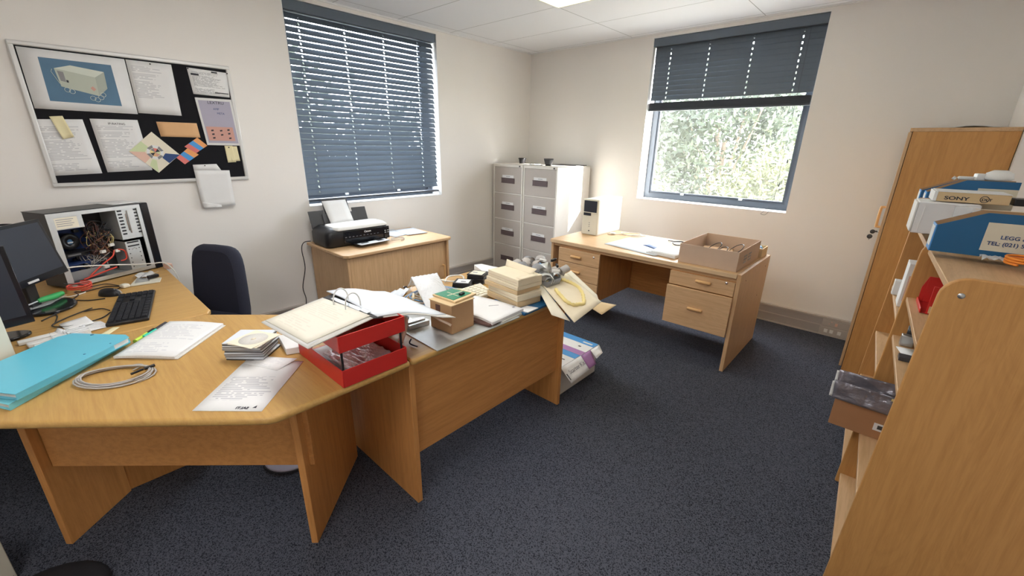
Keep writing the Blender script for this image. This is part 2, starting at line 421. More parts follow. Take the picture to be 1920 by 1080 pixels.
# thin shadow-gap angle where ceiling meets the walls
struct('trim_3', MB().bb(0, .012, YF, 0, H - .012, H).bb(0, XR, -.012, 0, H - .012, H), 'reveal')
def window(n, M):
    """aluminium frame and pane in a 1.42 x 1.53 opening; local x along the wall, y outward"""
    w, h = BX1 - BX0 - .006, WZ1 - WZ0 - .008; f = .055
    mb = MB()
    def b(x0, x1, y0, y1, z0, z1): mb.box(((x0 + x1) / 2, (y0 + y1) / 2, (z0 + z1) / 2), (x1 - x0, y1 - y0, z1 - z0))
    b(0, f, .16, .21, 0, h); b(w - f, w, .16, .21, 0, h); b(f, w - f, .16, .21, 0, f); b(f, w - f, .16, .21, h - f, h)
    b(f, f + .02, .17, .20, f, h - f); b(w - f - .02, w - f, .17, .20, f, h - f); b(f + .02, w - f - .02, .17, .20, f, f + .02); b(f + .02, w - f - .02, .17, .20, h - f - .02, h - f)
    me = mb.mesh('window'); me.transform(M); o = link('window_%d' % n, me, 'frame_grey'); o['kind'] = 'structure'
    g = MB().box((w / 2, .185, h / 2), (w - 2 * f - .04, .005, h - 2 * f - .04)).mesh('pane'); g.transform(M); link('pane', g, 'glass', o)
    c = MB().box((w * .3, .158, f + .008), (.03, .012, .016)).box((w * .7, .158, f + .008), (.03, .012, .016)).mesh('catch'); c.transform(M); link('window_stay', c, 'alu', o)
window(1, Matrix.Translation((0, AY0 + .003, WZ0 + .004)) @ Matrix.Rotation(R(90), 4, 'Z') )
window(2, Matrix.Translation((BX0 + .003, 0, WZ0 + .004)))
# skirting trunking, two-compartment
def trunk(n, along, a0, a1):
    mb = MB(); e = MB()
    def b(q, p0, p1, d, z0, z1):
        if along == 'x': q.bb(p0, p1, -d, 0, z0, z1)
        else: q.bb(0, d, p0, p1, z0, z1)
    b(mb, a0, a1, .032, .006, .155); b(e, a0, a1, .040, 0, .012); b(e, a0, a1, .040, .150, .164); b(e, a0, a1, .036, .080, .088)
    o = struct('baseboard_' + n, mb, 'trunk'); part('trunking_rib', e, 'trunk_edge', o); return o
bl = trunk('left', 'y', YF, -.001); bb_ = trunk('back', 'x', .041, 4.107)
p = part('socket_plate', MB().bb(3.44, 3.66, -.038, -.031, .088, .148).bb(3.43, 3.66, -.038, -.031, .014, .078), 'trunk_edge', bb_, bevel=.002)
part('data_socket', MB().bb(3.465, 3.49, -.041, -.037, .03, .06).bb(3.505, 3.53, -.041, -.037, .03, .06).bb(3.56, 3.585, -.041, -.037, .03, .06), 'white_plastic', bb_)
part('power_socket', MB().cyl((3.505, -.038, .13), .004, .002, 8, Matrix.Rotation(R(90), 4, 'X')).cyl((3.49, -.038, .11), .004, .002, 8, Matrix.Rotation(R(90), 4, 'X')).bb(3.53, 3.548, -.042, -.037, .10, .125), 'pale_pink', bb_)

# ceiling lights (one is in view, the others are unseen panels added to brighten the room)
cl = thing('ceiling_light', 'recessed fluorescent ceiling light with pale yellow diffuser nearest the window wall', 'ceiling light', (1.93, -1.56, H - .01))
part('frame', MB().bb(1.335, 2.525, -1.865, -1.845, H - .012, H - .002).bb(1.335, 2.525, -1.275, -1.255, H - .012, H - .002).bb(1.335, 1.35, -1.845, -1.275, H - .012, H - .002).bb(2.51, 2.525, -1.845, -1.275, H - .012, H - .002), 'white_plastic', cl)
part('diffuser', MB().bb(1.35, 2.51, -1.845, -1.275, H - .010, H - .004), 'diffuser', cl)
for lx, ly, lb in ((1.93, -3.36, 'added unseen fill light panel above the corner desk'), (3.13, -5.16, 'added unseen fill light panel behind the camera on the bookcase side')):
    c_ = copy_tree(cl, loc=(lx, ly, H - .01), label=lb)
    for q in [o for o in COL.objects if o.parent == c_ and o.name.startswith('diffuser')]:
        q.data = q.data.copy(); q.data.materials[0] = MATS['diffuser_bright']

# ------------------------------------------------------------------ venetian blinds
def blind(label, M, w, z_slat_top, n, pitch, tilt, ladders, stack_z, z_rail, m='slat'):
    """local x along the wall, y outward (into the reveal), z up"""
    T = thing('venetian_blind', label, 'window blind', tuple(M @ Vector((w / 2, .04, z_rail))), M.to_euler().z)
    def P(name, mb, mt, bevel=0, parent=None):
        me = mb.mesh(name); me.transform(M); return link(name, me, mt, parent or T, True, bevel)
    P('valance', MB().box((w / 2, .008, WZ1 - .041), (w - .002, .012, .072)), m, .002)
    P('headrail', MB().box((w / 2, .053, WZ1 - .040), (w - .006, .056, .072)), 'slat_dark')
    sl = MB(); hw = .025; gap = .0055; hl = .010
    xs = [0] + [q for l in ladders for q in (l - gap, l + gap)] + [w - .016]
    A = Matrix.Rotation(tilt, 4, 'X')
    for yy0, yy1 in ((-hw, -hl), (hl, hw)): sl.box(((w - .016) / 2, (yy0 + yy1) / 2, 0), (w - .016, yy1 - yy0, .0026))
    for k in range(0, len(xs), 2): sl.box(((xs[k] + xs[k + 1]) / 2, 0, 0), (xs[k + 1] - xs[k], 2 * hl, .0026))
    me = sl.mesh('slat'); me.transform(A)
    for i in range(n):
        o = bpy.data.objects.new('slat', me)
        if i == 0: me.materials.append(MATS[m])
        COL.objects.link(o); o.parent = T
        o.matrix_local = wm(T).inverted() @ M @ Matrix.Translation((.008, .052, z_slat_top - pitch * i))
    if stack_z:
        z0, z1 = stack_z; k = int((z1 - z0) / .0048)
        me2 = MB().box(((w - .016) / 2, 0, 0), (w - .016, .05, .0028)).mesh('slat'); me2.materials.append(MATS['slat_dark'])
        for i in range(k):
            o = bpy.data.objects.new('slat', me2); COL.objects.link(o); o.parent = T
            o.matrix_local = wm(T).inverted() @ M @ Matrix.Translation((.008 + rnd.uniform(-.002, .002), .052, z0 + (i + .5) * (z1 - z0) / k))
    P('bottom_rail', MB().box((w / 2, .052, z_rail), (w - .012, .052, .018)), 'slat_dark', .003)
    zt = WZ1 - .06
    for l in ladders:
        P('ladder_cord', MB().tube([(l + .008, .026, zt), (l + .008, .026, z_rail)], .0009, 5).tube([(l + .008, .079, zt), (l + .008, .079, z_rail)], .0009, 5), 'cord')
    return T, P
LW = BX1 - BX0
T1, P1 = blind('dark grey venetian blind lowered over the whole left window behind the printer', Matrix.Translation((0, AY0 + .004, 0)) @ Matrix.Rotation(R(90), 4, 'Z'), LW - .008, 2.43, 30, .0455, R(58), [.115, .487, .853, 1.217], None, 1.045)
P1('pull_cord', MB().tube(spline([(1.36, .02, 2.45), (1.362, .018, 1.7), (1.36, .02, 1.2)], 6), .0012, 5), 'cord')
P1('cord_tassel', MB().lathe([(.001, .03), (.004, .025), (.006, 0), (.001, -.002)], (1.36, .02, 1.175), 8), 'slat_dark')
T2, P2 = blind('dark grey venetian blind drawn halfway up the right window', Matrix.Translation((BX0 + .004, 0, 0)), LW - .008, 2.435, 11, .0435, R(80), [.155, .515, .880, 1.245], (1.895, 1.955), 1.886)
P2('pull_cord', MB().tube(spline([(1.30, .018, 2.45), (1.302, .015, 1.8), (1.296, .014, 1.35), (1.298, .012, 1.14), (1.25, -.004, 1.01), (1.22, -.006, .975), (1.255, -.006, .968), (1.28, -.004, 1.0)], 8), .0013, 5), 'cord')
P2('cord_tassel', MB().lathe([(.001, .03), (.004, .025), (.006, 0), (.001, -.002)], (1.335, .018, 1.42), 8).lathe([(.001, .03), (.004, .025), (.006, 0), (.001, -.002)], (1.31, .018, 1.22), 8), 'slat_dark')

# ================================================================== NOTICE BOARD (on the left wall)
nb = thing('notice_board', 'black felt notice board in a rounded white aluminium frame on the left wall', 'notice board', (.01, -3.80, 1.245))
by0, by1, bz0, bz1 = -4.316, -3.284, 1.2446, 2.0134
part('felt', MB().bb(.002, .014, by0 + .02, by1 - .02, bz0 + .02, bz1 - .02), 'felt', nb)
fr = MB()
for a in ((by0, by1, bz0, bz0 + .024), (by0, by1, bz1 - .024, bz1), (by0, by0 + .024, bz0 + .02, bz1 - .02), (by1 - .024, by1, bz0 + .02, bz1 - .02)): fr.bb(.001, .022, *a)
part('frame', fr, 'alu', nb, bevel=.006)
def pin(q, y, z, x=.018, m='black'): return part('push_pin', MB().cyl((x, y, z), .004, .006, 8, Matrix.Rotation(R(90), 4, 'Y')), m, q)
def pinned(name, label, cat, yz, m, x=.0155, th=.0008, amp=.003, pins=(), pm='black', group='papers pinned to the notice board'):
    # yz: top-left, top-right, bottom-right, bottom-left as (y, z)
    P = [(x, *yz[3]), (x, *yz[2]), (x, *yz[1]), (x, *yz[0])]
    c = (x, sum(p[0] for p in yz) / 4, min(p[1] for p in yz))
    T = thing(name, label, cat, c, group=group)
    part('page', MB().grid(P, 6, 6, th, lambda u, v: amp * (u - .5) ** 2 * (1 - v) * 2), m, T)
    for q in pins: pin(T, *q, x + .001, pm)
    return T
def flat(T, name, m, yz, x, th=.0006):
    n = len(yz); a = sum(yz[i][0] * yz[(i + 1) % n][1] - yz[(i + 1) % n][0] * yz[i][1] for i in range(n))
    if a < 0: yz = list(reversed(yz))
    mb = MB().add([(x, *p) for p in yz] + [(x + th, *p) for p in yz], [tuple(reversed(range(n))), tuple(range(n, 2 * n))] + [(i, (i + 1) % n, n + (i + 1) % n, n + i) for i in range(n)])
    return part(name, mb, m, T)
ph = pinned('poster', 'large white sheet with a printed photo of a cream instrument on blue', 'poster', [(-4.286, 1.983), (-3.845, 1.981), (-3.845, 1.671), (-4.288, 1.675)], 'paper', amp=0)
flat(ph, 'photo_print', 'photo_blue', [(-4.214, 1.942), (-3.915, 1.939), (-3.912, 1.713), (-4.218, 1.719)], .0164)
def phxy(u, v): return (-4.215 + u * .302, 1.942 - v * .226)   # inside the printed photo
flat(ph, 'pictured_instrument', 'device_front', [phxy(*q) for q in [(.17, .22), (.71, .35), (.70, .80), (.20, .63)]], .0171)
flat(ph, 'pictured_instrument', 'device_top', [phxy(*q) for q in [(.17, .22), (.40, .12), (.86, .20), (.71, .35)]], .0171)
flat(ph, 'pictured_instrument', 'device_side', [phxy(*q) for q in [(.71, .35), (.86, .20), (.85, .60), (.70, .80)]], .0171)
flat(ph, 'pictured_vent', 'mid_grey', [phxy(*q) for q in [(.20, .27), (.28, .29), (.285, .52), (.215, .50)]], .0178)
flat(ph, 'pictured_badge', 'salmon', [phxy(*q) for q in [(.60, .62), (.64, .57), (.68, .64), (.64, .69)]], .0178)
flat(ph, 'pictured_knob', 'ink', [phxy(*q) for q in [(.29, .47), (.32, .475), (.32, .53), (.29, .525)]], .0178)
lp = MB()
for cx, cy in ((.27, .70), (.33, .73), (.60, .86), (.66, .89), (.72, .83), (.76, .76)):
    y, z = phxy(cx, cy); lp.tube([(.0178, y + .012 * math.cos(t), z + .012 * math.sin(t)) for t in [k * math.pi / 6 for k in range(12)]], .0011, 5, closed=True)
lp.tube([(.0178, *phxy(*q)) for q in [(.14, .24), (.12, .30), (.19, .56), (.22, .56)]], .0011, 5)
part('pictured_cables', lp, 'device_top', ph)
s2 = pinned('notice_sheet', 'white printed sheet pinned directly right of the instrument poster', 'paper', [(-3.84, 1.981), (-3.616, 1.981), (-3.619, 1.674), (-3.841, 1.678)], 'print_b', pins=[(-3.725, 1.970)])
ct = pinned('certificate', 'small landscape form with black header boxes in the top right of the board', 'paper', [(-3.535, 1.976), (-3.300, 1.969), (-3.315, 1.811), (-3.527, 1.816)], 'print_d', pins=[(-3.53, 1.97), (-3.305, 1.965)], amp=.001)
for q in ([(-3.52, 1.945), (-3.475, 1.944), (-3.475, 1.932), (-3.52, 1.933)], [(-3.40, 1.967), (-3.365, 1.966), (-3.365, 1.957), (-3.40, 1.958)], [(-3.40, 1.838), (-3.318, 1.836), (-3.318, 1.830), (-3.40, 1.832)]): flat(ct, 'printed_box', 'ink', q, .0175)
fm = thing('framed_notice', 'silver framed lilac and pink component notice below the small landscape form', 'framed notice', (.016, -3.41, 1.488))
yz = [(-3.525, 1.795), (-3.31, 1.797), (-3.299, 1.488), (-3.508, 1.490)]
def lerp4(yz, u, v):
    return tuple((yz[0][i] * (1 - u) + yz[1][i] * u) * (1 - v) + (yz[3][i] * (1 - u) + yz[2][i] * u) * v for i in range(2))
flat(fm, 'frame', 'alu', yz, .0145, .006)
flat(fm, 'print_sheet', 'lilac', [lerp4(yz, *q) for q in [(.06, .05), (.94, .05), (.94, .95), (.06, .95)]], .0206)
flat(fm, 'print_sheet', 'salmon', [lerp4(yz, *q) for q in [(.09, .60), (.86, .60), (.86, .90), (.09, .90)]], .0212)
for q in ((.25, .68), (.5, .68), (.72, .66), (.25, .76), (.5, .77), (.72, .74), (.25, .84), (.72, .84)):
    flat(fm, 'pictured_component', 'ink', [lerp4(yz, q[0] + a, q[1] + b) for a, b in ((-.035, -.012), (.035, -.02), (.035, .012), (-.035, .02))], .0218)
text('LEXTRU', (.0214, *lerp4(yz, .30, .115)), (0, 1, 0), (0, 0, 1), .026, 'ink', fm, sx=1.05)
text('AMP', (.0214, *lerp4(yz, .42, .24)), (0, 1, 0), (0, 0, 1), .018, 'navy', fm)
text('META', (.0214, *lerp4(yz, .50, .33)), (0, 1, 0), (0, 0, 1), .018, 'navy', fm)
pinned('notice_strip', 'plain brown card strip pinned in the middle of the board', 'card', [(-3.763, 1.631), (-3.544, 1.631), (-3.539, 1.538), (-3.756, 1.540)], 'tan_board', amp=0)
pinned('notice_sheet', 'white printed sheet at the lower left corner of the board under a yellow slip', 'paper', [(-4.310, 1.618), (-4.107, 1.627), (-4.088, 1.318), (-4.307, 1.310)], 'print_c')
l2 = pinned('notice_sheet', 'white sheet headed in capitals at the bottom behind the colour wheel', 'paper', [(-4.076, 1.633), (-3.855, 1.636), (-3.843, 1.330), (-4.063, 1.323)], 'print_c')
text('IP-RATING', (.0175, -4.00, 1.603), (0, 1, 0), (0, 0, 1), .017, 'ink', l2)
pinned('yellow_slip', 'crumpled pale yellow slip pinned over the lower left sheet', 'paper', [(-4.242, 1.636), (-4.187, 1.642), (-4.165, 1.528), (-4.214, 1.514)], 'post_yellow', x=.021, amp=.02)
# octagonal colour wheel card
cw = thing('colour_wheel_card', 'diamond shaped card with a segmented colour wheel at the bottom of the board', 'card', (.018, -3.81, 1.31))
cy_, cz_ = -3.806, 1.441; q4 = [(-3.80, 1.568), (-3.678, 1.426), (-3.813, 1.312), (-3.936, 1.447)]
flat(cw, 'card', 'cream_paper', q4, .0185)
cols = ['pale_pink', 'yellow', 'pale_green', 'paper', 'navy', 'lime', 'orange', 'pale_green']
seg = ['ink', 'pinkred', 'mid_grey', 'yellow', 'ink', 'tan_board', 'salmon', 'pale_green']
for (a, b, m) in (((-3.936, 1.447), (-3.87, 1.375), 'pale_pink'), ((-3.678, 1.426), (-3.745, 1.372), 'navy'), ((-3.813, 1.312), (-3.85, 1.36), 'pale_green'), ((-3.936, 1.447), (-3.865, 1.508), 'pale_green')):
    flat(cw, 'colour_panel', m, [a, b, ((b[0] + cy_) / 2, (b[1] + cz_) / 2), ((a[0] * .4 + cy_ * .6), (a[1] * .4 + cz_ * .6))], .0193)
for k in range(8):
    a0, a1 = 2 * math.pi * k / 8 + .2, 2 * math.pi * (k + 1) / 8 + .2
    r0, r1 = .030, .046
    flat(cw, 'wheel_segment', 'paper' if k % 2 else 'mid_grey', [(cy_ + r * math.cos(a), cz_ + r * math.sin(a)) for r, a in ((r0, a0), (r1, a0), (r1, a1), (r0, a1))], .0200)
    flat(cw, 'wheel_segment', seg[k], [(cy_, cz_), (cy_ + .027 * math.cos(a0), cz_ + .027 * math.sin(a0)), (cy_ + .027 * math.cos(a1), cz_ + .027 * math.sin(a1))], .0200)
for nm, q in (('upper', [(-3.558, 1.538), (-3.508, 1.486), (-3.583, 1.436), (-3.642, 1.478)]), ('lower', [(-3.626, 1.468), (-3.570, 1.426), (-3.661, 1.363), (-3.700, 1.406)])):
    T = thing('leaflet', nm + ' of two small orange, teal and red leaflets beside the colour wheel', 'leaflet', (.017, q[3][0] + .06, q[2][1]), group='small striped leaflets')
    flat(T, 'leaflet_card', 'paper', q, .0165)
    for m, u0, u1 in (('pinkred', 0, .33), ('skyblue', .33, .66), ('orange', .66, 1)):
        flat(T, 'stripe', m, [lerp4([q[3], q[0], q[1], q[2]], *k) for k in ((u0, 0), (u1, 0), (u1, 1), (u0, 1))], .0172)
for dy, lb in ((0, 'left'), (.028, 'right')):
    pinned('sticky_tag', lb + ' of two narrow yellow notes pinned at the bottom right corner of the board', 'note', [(-3.405 + dy, 1.486 - dy * .1), (-3.355 + dy, 1.486 - dy * .1), (-3.350 + dy, 1.372 + dy * .3), (-3.403 + dy, 1.370 + dy * .3)], 'post_yellow', x=.0162 if dy else .0175, amp=.004, pins=() if dy else [(-3.38, 1.475)], group='yellow notes at the board corner')
hp = thing('hanging_paper', 'torn white paper hanging below the bottom edge of the board', 'paper', (.026, -3.51, 1.061))
pl = [(-3.619, 1.359), (-3.475, 1.363), (-3.462, 1.330), (-3.405, 1.318), (-3.400, 1.075), (-3.53, 1.066), (-3.56, 1.058), (-3.612, 1.062)]
mb = MB().grid([(.024, -3.615, 1.061), (.024, -3.412, 1.066), (.0245, -3.405, 1.316), (.0245, -3.619, 1.322)], 8, 8, .0006, lambda u, v: .012 * (1 - v) ** 2 * (.3 + u))
mb.grid([(.0245, -3.619, 1.3215), (.0245, -3.455, 1.3165), (.024, -3.478, 1.362), (.024, -3.619, 1.359)], 4, 2, .0006)
part('page', mb, 'paper', hp); pin(hp, -3.55, 1.352, .024)
part('folded_corner', MB().grid([(.035, -3.61, 1.058), (.035, -3.50, 1.060), (.036, -3.50, 1.075), (.035, -3.61, 1.105)], 3, 3, .0006), 'paper', hp)

# ================================================================== DESKS
def wt(mb, name, m, T, b=.010): return part(name, mb, m, T, bevel=b, seg=4)
# straight desk along the left wall
ld = thing('desk', 'oak desk along the left wall carrying the opened computer and keyboard', 'desk', (.7, -4.75, 0))
wt(MB().prism([(.045, -3.95), (.10, -3.935), (1.30, -3.935), (1.344, -3.955), (1.344, -5.6), (.045, -5.6)], DZ - .025, DZ), 'desk_top', 'oak_y', ld, .006)
part('side_panel', MB().bb(.08, .50, -4.33, -4.305, 0, DZ - .026), 'panel_z', ld, .002)
part('modesty_panel', MB().bb(.08, .10, -5.55, -4.331, .25, DZ - .026), 'panel_y', ld)
# diagonal corner link desk
kd = thing('corner_desk', 'angled oak corner desk with the turquoise folders, nearest the camera', 'desk', (1.8, -4.2, 0))
wt(MB().prism([(1.346, -5.16), (2.395, -4.105), (2.437, -4.060), (2.447, -4.035), (2.447, -3.552), (1.77, -3.552), (1.346, -3.972)], DZ - .027, DZ), 'desk_top', 'oak_x', kd, .011)
def diag_panel(x, y, L, th, z0, z1, dirx, diry):   # panel starting at (x,y) running along dir, thickness to the left of dir
    d = Vector((dirx, diry)).normalized(); n = Vector((-d.y, d.x)); a = Vector((x, y))
    return MB().prism([tuple(a), tuple(a + d * L), tuple(a + d * L + n * th), tuple(a + n * th)], z0, z1)
part('side_panel', diag_panel(2.291, -3.936, .50, .026, 0, DZ - .028, -1, 1.03), 'panel_z', kd, .002)
part('side_panel', diag_panel(1.594, -4.600, .275, .026, 0, DZ - .028, -1, 1.08), 'panel_z', kd, .002)
part('leg_panel', MB().bb(1.375, 1.397, -4.405, -4.01, 0, DZ - .028), 'panel_z', kd, .002)
part('modesty_panel', diag_panel(1.575, -4.573, .975, .02, .352, DZ - .028, .694, .670), 'panel_x', kd, .002)
# return desk with the clutter
rd = thing('return_desk', 'oak return desk covered in clutter between the corner desk and the aisle', 'desk', (2.08, -3.0, 0))
wt(MB().prism([(1.70, -3.548), (2.437, -3.548), (2.452, -3.535), (2.452, -2.475), (1.70, -2.475)], DZ - .025, DZ), 'desk_top', 'oak_y', rd, .010)
part('side_panel', MB().bb(1.745, 2.418, -3.543, -3.518, 0, DZ - .026), 'panel_z', rd, .002)
part('side_panel', MB().bb(1.745, 2.416, -2.505, -2.480, 0, DZ - .026), 'panel_z', rd, .002)
part('modesty_panel', MB().bb(2.372, 2.390, -3.517, -2.506, .236, DZ - .026), 'panel_y', rd, .002)

# ------------------------------------------------------------------ printer cabinet
pc = thing('cupboard', 'low sliding-door oak cupboard under the printer by the left window', 'cupboard', (.37, -2.42, 0))
wt(MB().prism([(.045, -2.945), (.69, -2.945), (.722, -2.915), (.715, -1.925), (.69, -1.895), (.045, -1.895)], .687, .712), 'cupboard_top', 'beech_y', pc, .006)
part('side_panel', MB().bb(.05, .690, -2.915, -2.895, 0, .686), 'beech_z', pc, .0015)
part('side_panel', MB().bb(.05, .690, -1.945, -1.925, 0, .686), 'beech_z', pc, .0015)
part('carcass', MB().bb(.05, .06, -2.894, -1.946, .02, .686).bb(.06, .655, -2.894, -1.946, .02, .06).bb(.06, .655, -2.894, -1.946, .67, .686), 'beech_y', pc)
d1 = part('sliding_door', MB().bb(.674, .688, -2.893, -2.425, .03, .683), 'beech_z', pc, .002)
d2 = part('sliding_door', MB().bb(.657, .671, -2.455, -1.948, .03, .683), 'beech_z', pc, .002)
def dhandle(x, y, z0, z1, par, dx=1):
    return part('handle', MB().tube(spline([(x, y, z0), (x + dx * .022, y, z0 + .002), (x + dx * .028, y, z0 + .012), (x + dx * .028, y, z1 - .012), (x + dx * .022, y, z1 - .002), (x, y, z1)], 5), .0085, 8), 'handle_wood', par)
dhandle(.671, -1.985, .33, .45, d2); dhandle(.688, -2.875, .30, .43, d1)
lk = part('lock', MB().cyl((.688, -2.435, .345), .008, .006, 12, Matrix.Rotation(R(90), 4, 'Y')), 'chrome', pc)
part('key', MB().bb(.694, .712, -2.437, -2.433, .340, .350).bb(.712, .728, -2.446, -2.424, .334, .356), 'dark_grey', lk)

# ------------------------------------------------------------------ inkjet printer
pr = thing('printer', 'black wide-format inkjet printer with silver-white lid and raised paper', 'printer', (.29, -2.64, .712))
body = MB()
def ring(x0, x1, y0, y1, r, z):   # rounded rectangle loop
    o = []
    for cx, cy, a0 in ((x1 - r, y1 - r, 0), (x0 + r, y1 - r, 90), (x0 + r, y0 + r, 180), (x1 - r, y0 + r, 270)):
        for k in range(6): a = R(a0 + k * 18); o.append((cx + r * math.cos(a), cy + r * math.sin(a), z))
    return o
def loft(mb, rings, cap=True):
    n = len(rings[0]); v = [p for g in rings for p in g]
    f = [(i * n + j, i * n + (j + 1) % n, (i + 1) * n + (j + 1) % n, (i + 1) * n + j) for i in range(len(rings) - 1) for j in range(n)]
    mb.add(v, f, True)
    if cap: mb.add(rings[0], [tuple(reversed(range(n)))]); mb.add(rings[-1], [tuple(range(n))])
    return mb
PX0, PX1, PY0, PY1 = .12, .435, -2.935, -2.365
loft(body, [ring(PX0 + .01, PX1 - .02, PY0 + .01, PY1 - .01, .05, .716), ring(PX0, PX1, PY0, PY1, .055, .735), ring(PX0, PX1 + .004, PY0, PY1, .055, .822), ring(PX0 + .005, PX1 - .012, PY0 + .015, PY1 - .015, .05, .846), ring(PX0 + .02, PX1 - .06, PY0 + .06, PY1 - .04, .04, .868)])
part('body', body, 'black', pr)
lid = MB(); loft(lid, [ring(.20, .428, PY0 + .075, PY1 - .012, .05, .846), ring(.195, .432, PY0 + .07, PY1 - .008, .05, .856), ring(.20, .40, PY0 + .085, PY1 - .03, .045, .874)])
part('lid', lid, 'white_plastic', pr)
part('front_panel', MB().bb(.438, .4425, -2.80, -2.44, .738, .838), 'gloss_black', pr, .002)
part('control_panel', MB().bb(.430, .446, -2.437, -2.385, .736, .840), 'gloss_black', pr, .003)
for k in range(4): part('button', MB().bb(.446, .4475, -2.432 + .026 * (k % 2), -2.418 + .026 * (k % 2), .802 - .017 * (k // 2), .807 - .017 * (k // 2)), 'alu', pr)
vs = MB()
for k in range(10): vs.bb(.4425, .4437, -2.79 + k * .032, -2.775 + k * .032, .789, .792)
part('vent_marks', vs, 'mid_grey', pr)
text('Canon', (.4431, -2.62, .812), (0, 1, 0), (0, 0, 1), .022, 'alu', pr, sx=1.05, bold=.0006)
# rear feed
part('rear_tray', MB().box((.135, -2.86, .905), (.008, .13, .15), M=Matrix.Rotation(R(-20), 4, 'Y')).box((.135, -2.48, .905), (.008, .13, .15), M=Matrix.Rotation(R(-20), 4, 'Y')).box((.150, -2.67, .90), (.006, .30, .10), M=Matrix.Rotation(R(-20), 4, 'Y')).box((.098, -2.675, .99), (.005, .225, .15), M=Matrix.Rotation(R(-20), 4, 'Y')), 'dark_grey', pr, .002)
solo('printer_paper', MB().grid([(.185, -2.775, .862), (.185, -2.570, .862), (.078, -2.577, 1.045), (.078, -2.785, 1.045)], 4, 6, .004), 'paper', 'blank white paper standing in the rear feed of the printer', 'paper')
part('output_tray', MB().grid([(.435, -2.755, .738), (.435, -2.445, .738), (.555, -2.46, .735), (.555, -2.74, .735)], 2, 2, -.006), 'gloss_black', pr)
solo('test_print', MB().grid([(.452, -2.735, .741), (.585, -2.73, .741), (.565, -2.455, .742), (.452, -2.46, .742)], 3, 3, .001), 'paper_blue', 'white sheet with dark printed blocks on the output tray of the printer', 'paper')
t_ = [o for o in COL.objects if o.name.startswith('test_print')][0]
part('printed_block', MB().bb(.500, .535, -2.70, -2.63, .7432, .7438).bb(.485, .535, -2.55, -2.49, .7432, .7438), 'ink', t_)
cable('power_cable', 'thin black cable hanging from the printer down the left wall', [(.13, -2.94, .735), (.10, -2.985, .725), (.07, -3.00, .66), (.06, -2.99, .50), (.055, -3.03, .33), (.058, -3.02, .20), (.055, -3.07, .02)], .0035, 'black')
# papers and glasses-like cable right of printer
for k, (x, y, a, lb) in enumerate(((.22, -2.20, .1, 'white sheet lying beside the printer on the cupboard, left one'), (.27, -2.05, -.12, 'white sheets lying at the window end of the cupboard top'))):
    c, s = math.cos(a), math.sin(a)
    P = [(x + c * i * .15 - s * j * .105, y + s * i * .15 + c * j * .105, .7135 + .001 * k) for i, j in ((-1, -1), (1, -1), (1, 1), (-1, 1))]
    solo('paper_sheet', MB().grid(P, 4, 4, .003, lambda u, v: .004 * (u - .5) ** 2 + .0035 * k), 'paper_blue', lb, 'paper', 'papers on the cupboard')
cable('usb_cable', 'coiled white and dark cable on the cupboard right of the printer', [(.50 + .05 * math.cos(t) * (1 - t * .03), -2.34 + .06 * math.sin(t), .718 + .0015 * t) for t in [k * .5 for k in range(22)]] , .003, 'cable_grey')

# ------------------------------------------------------------------ filing cabinets
def filing(x0, x1, label):
    T = thing('filing_cabinet', label, 'filing cabinet', ((x0 + x1) / 2, -.34, 0), group='cream four-drawer filing cabinets')
    y0, y1, h = -.655, -.045, 1.314
    part('body', MB().bb(x0, x1, y0, y1, 0, h), 'cab_body', T, .004)
    part('face_frame', MB().bb(x0, x0 + .018, y0 - .022, y0, 0, h).bb(x1 - .018, x1, y0 - .022, y0, 0, h).bb(x0 + .018, x1 - .018, y0 - .022, y0, 1.285, h).bb(x0 + .018, x1 - .018, y0 - .022, y0, 0, .05)
         .bb(x0 + .018, x1 - .018, y0 - .014, y0, .36, .374).bb(x0 + .018, x1 - .018, y0 - .014, y0, .669, .683).bb(x0 + .018, x1 - .018, y0 - .014, y0, .978, .992), 'cab_body', T, .002)
    for z0, z1 in ((.052, .359), (.375, .668), (.684, .977), (.993, 1.284)):
        d = part('drawer', MB().bb(x0 + .020, x1 - .020, y0 - .019, y0 - .001, z0, z1), 'cab_drawer', T, .003)
        zc = z0 + (z1 - z0) * .50; xc = (x0 + x1) / 2 + .005
        part('handle', MB().bb(xc - .105, xc + .105, y0 - .021, y0 - .0185, zc - .032, zc + .022), 'cab_handle', d)
        part('handle', MB().bb(xc - .07, xc + .10, y0 - .026, y0 - .021, zc - .004, zc + .004).bb(xc - .105, xc + .105, y0 - .025, y0 - .021, zc + .018, zc + .024).bb(xc - .105, xc + .105, y0 - .025, y0 - .021, zc - .036, zc - .030), 'cab_handle', d)
        if not (z0 < .1 ):
            part('label_card', MB().box((xc, y0 - .0205, zc + .040), (.175, .002, .030)), 'paper', d)
            part('label_print', MB().bb(xc - .03, xc + .035, y0 - .0220, y0 - .0216, zc + .037, zc + .043), 'ink_grey', d)
    part('lock', MB().cyl((x1 - .045, y0 - .022, 1.299), .008, .006, 12, Matrix.Rotation(R(90), 4, 'X')), 'dark_grey', T)
    return T
filing(.035, .497, 'left cream four-drawer filing cabinet in the room corner')
filing(.508, .982, 'right cream four-drawer filing cabinet with its side in sunlight')
def pot(x, y, z, r, h, label, wavy=False):
    T = solo('flower_pot' if wavy else 'plastic_pot', MB().lathe([(1e-4, 0), (r * .78, 0), (r * .95, h * .8), (r * .95, h * .82), (r * 1.08, h * .83), (r * 1.1, h), (r * .98, h), (r * .72, .01), (1e-4, .01)], (x, y, z), 20), 'black' if not wavy else 'gloss_black', label, 'pot')
    return T
pot(.28, -.44, 1.3145, .042, .068, 'small plain black plant pot on the left filing cabinet')
pt = pot(.72, -.50, 1.3145, .044, .072, 'small black pot with draped plastic on the right filing cabinet', True)
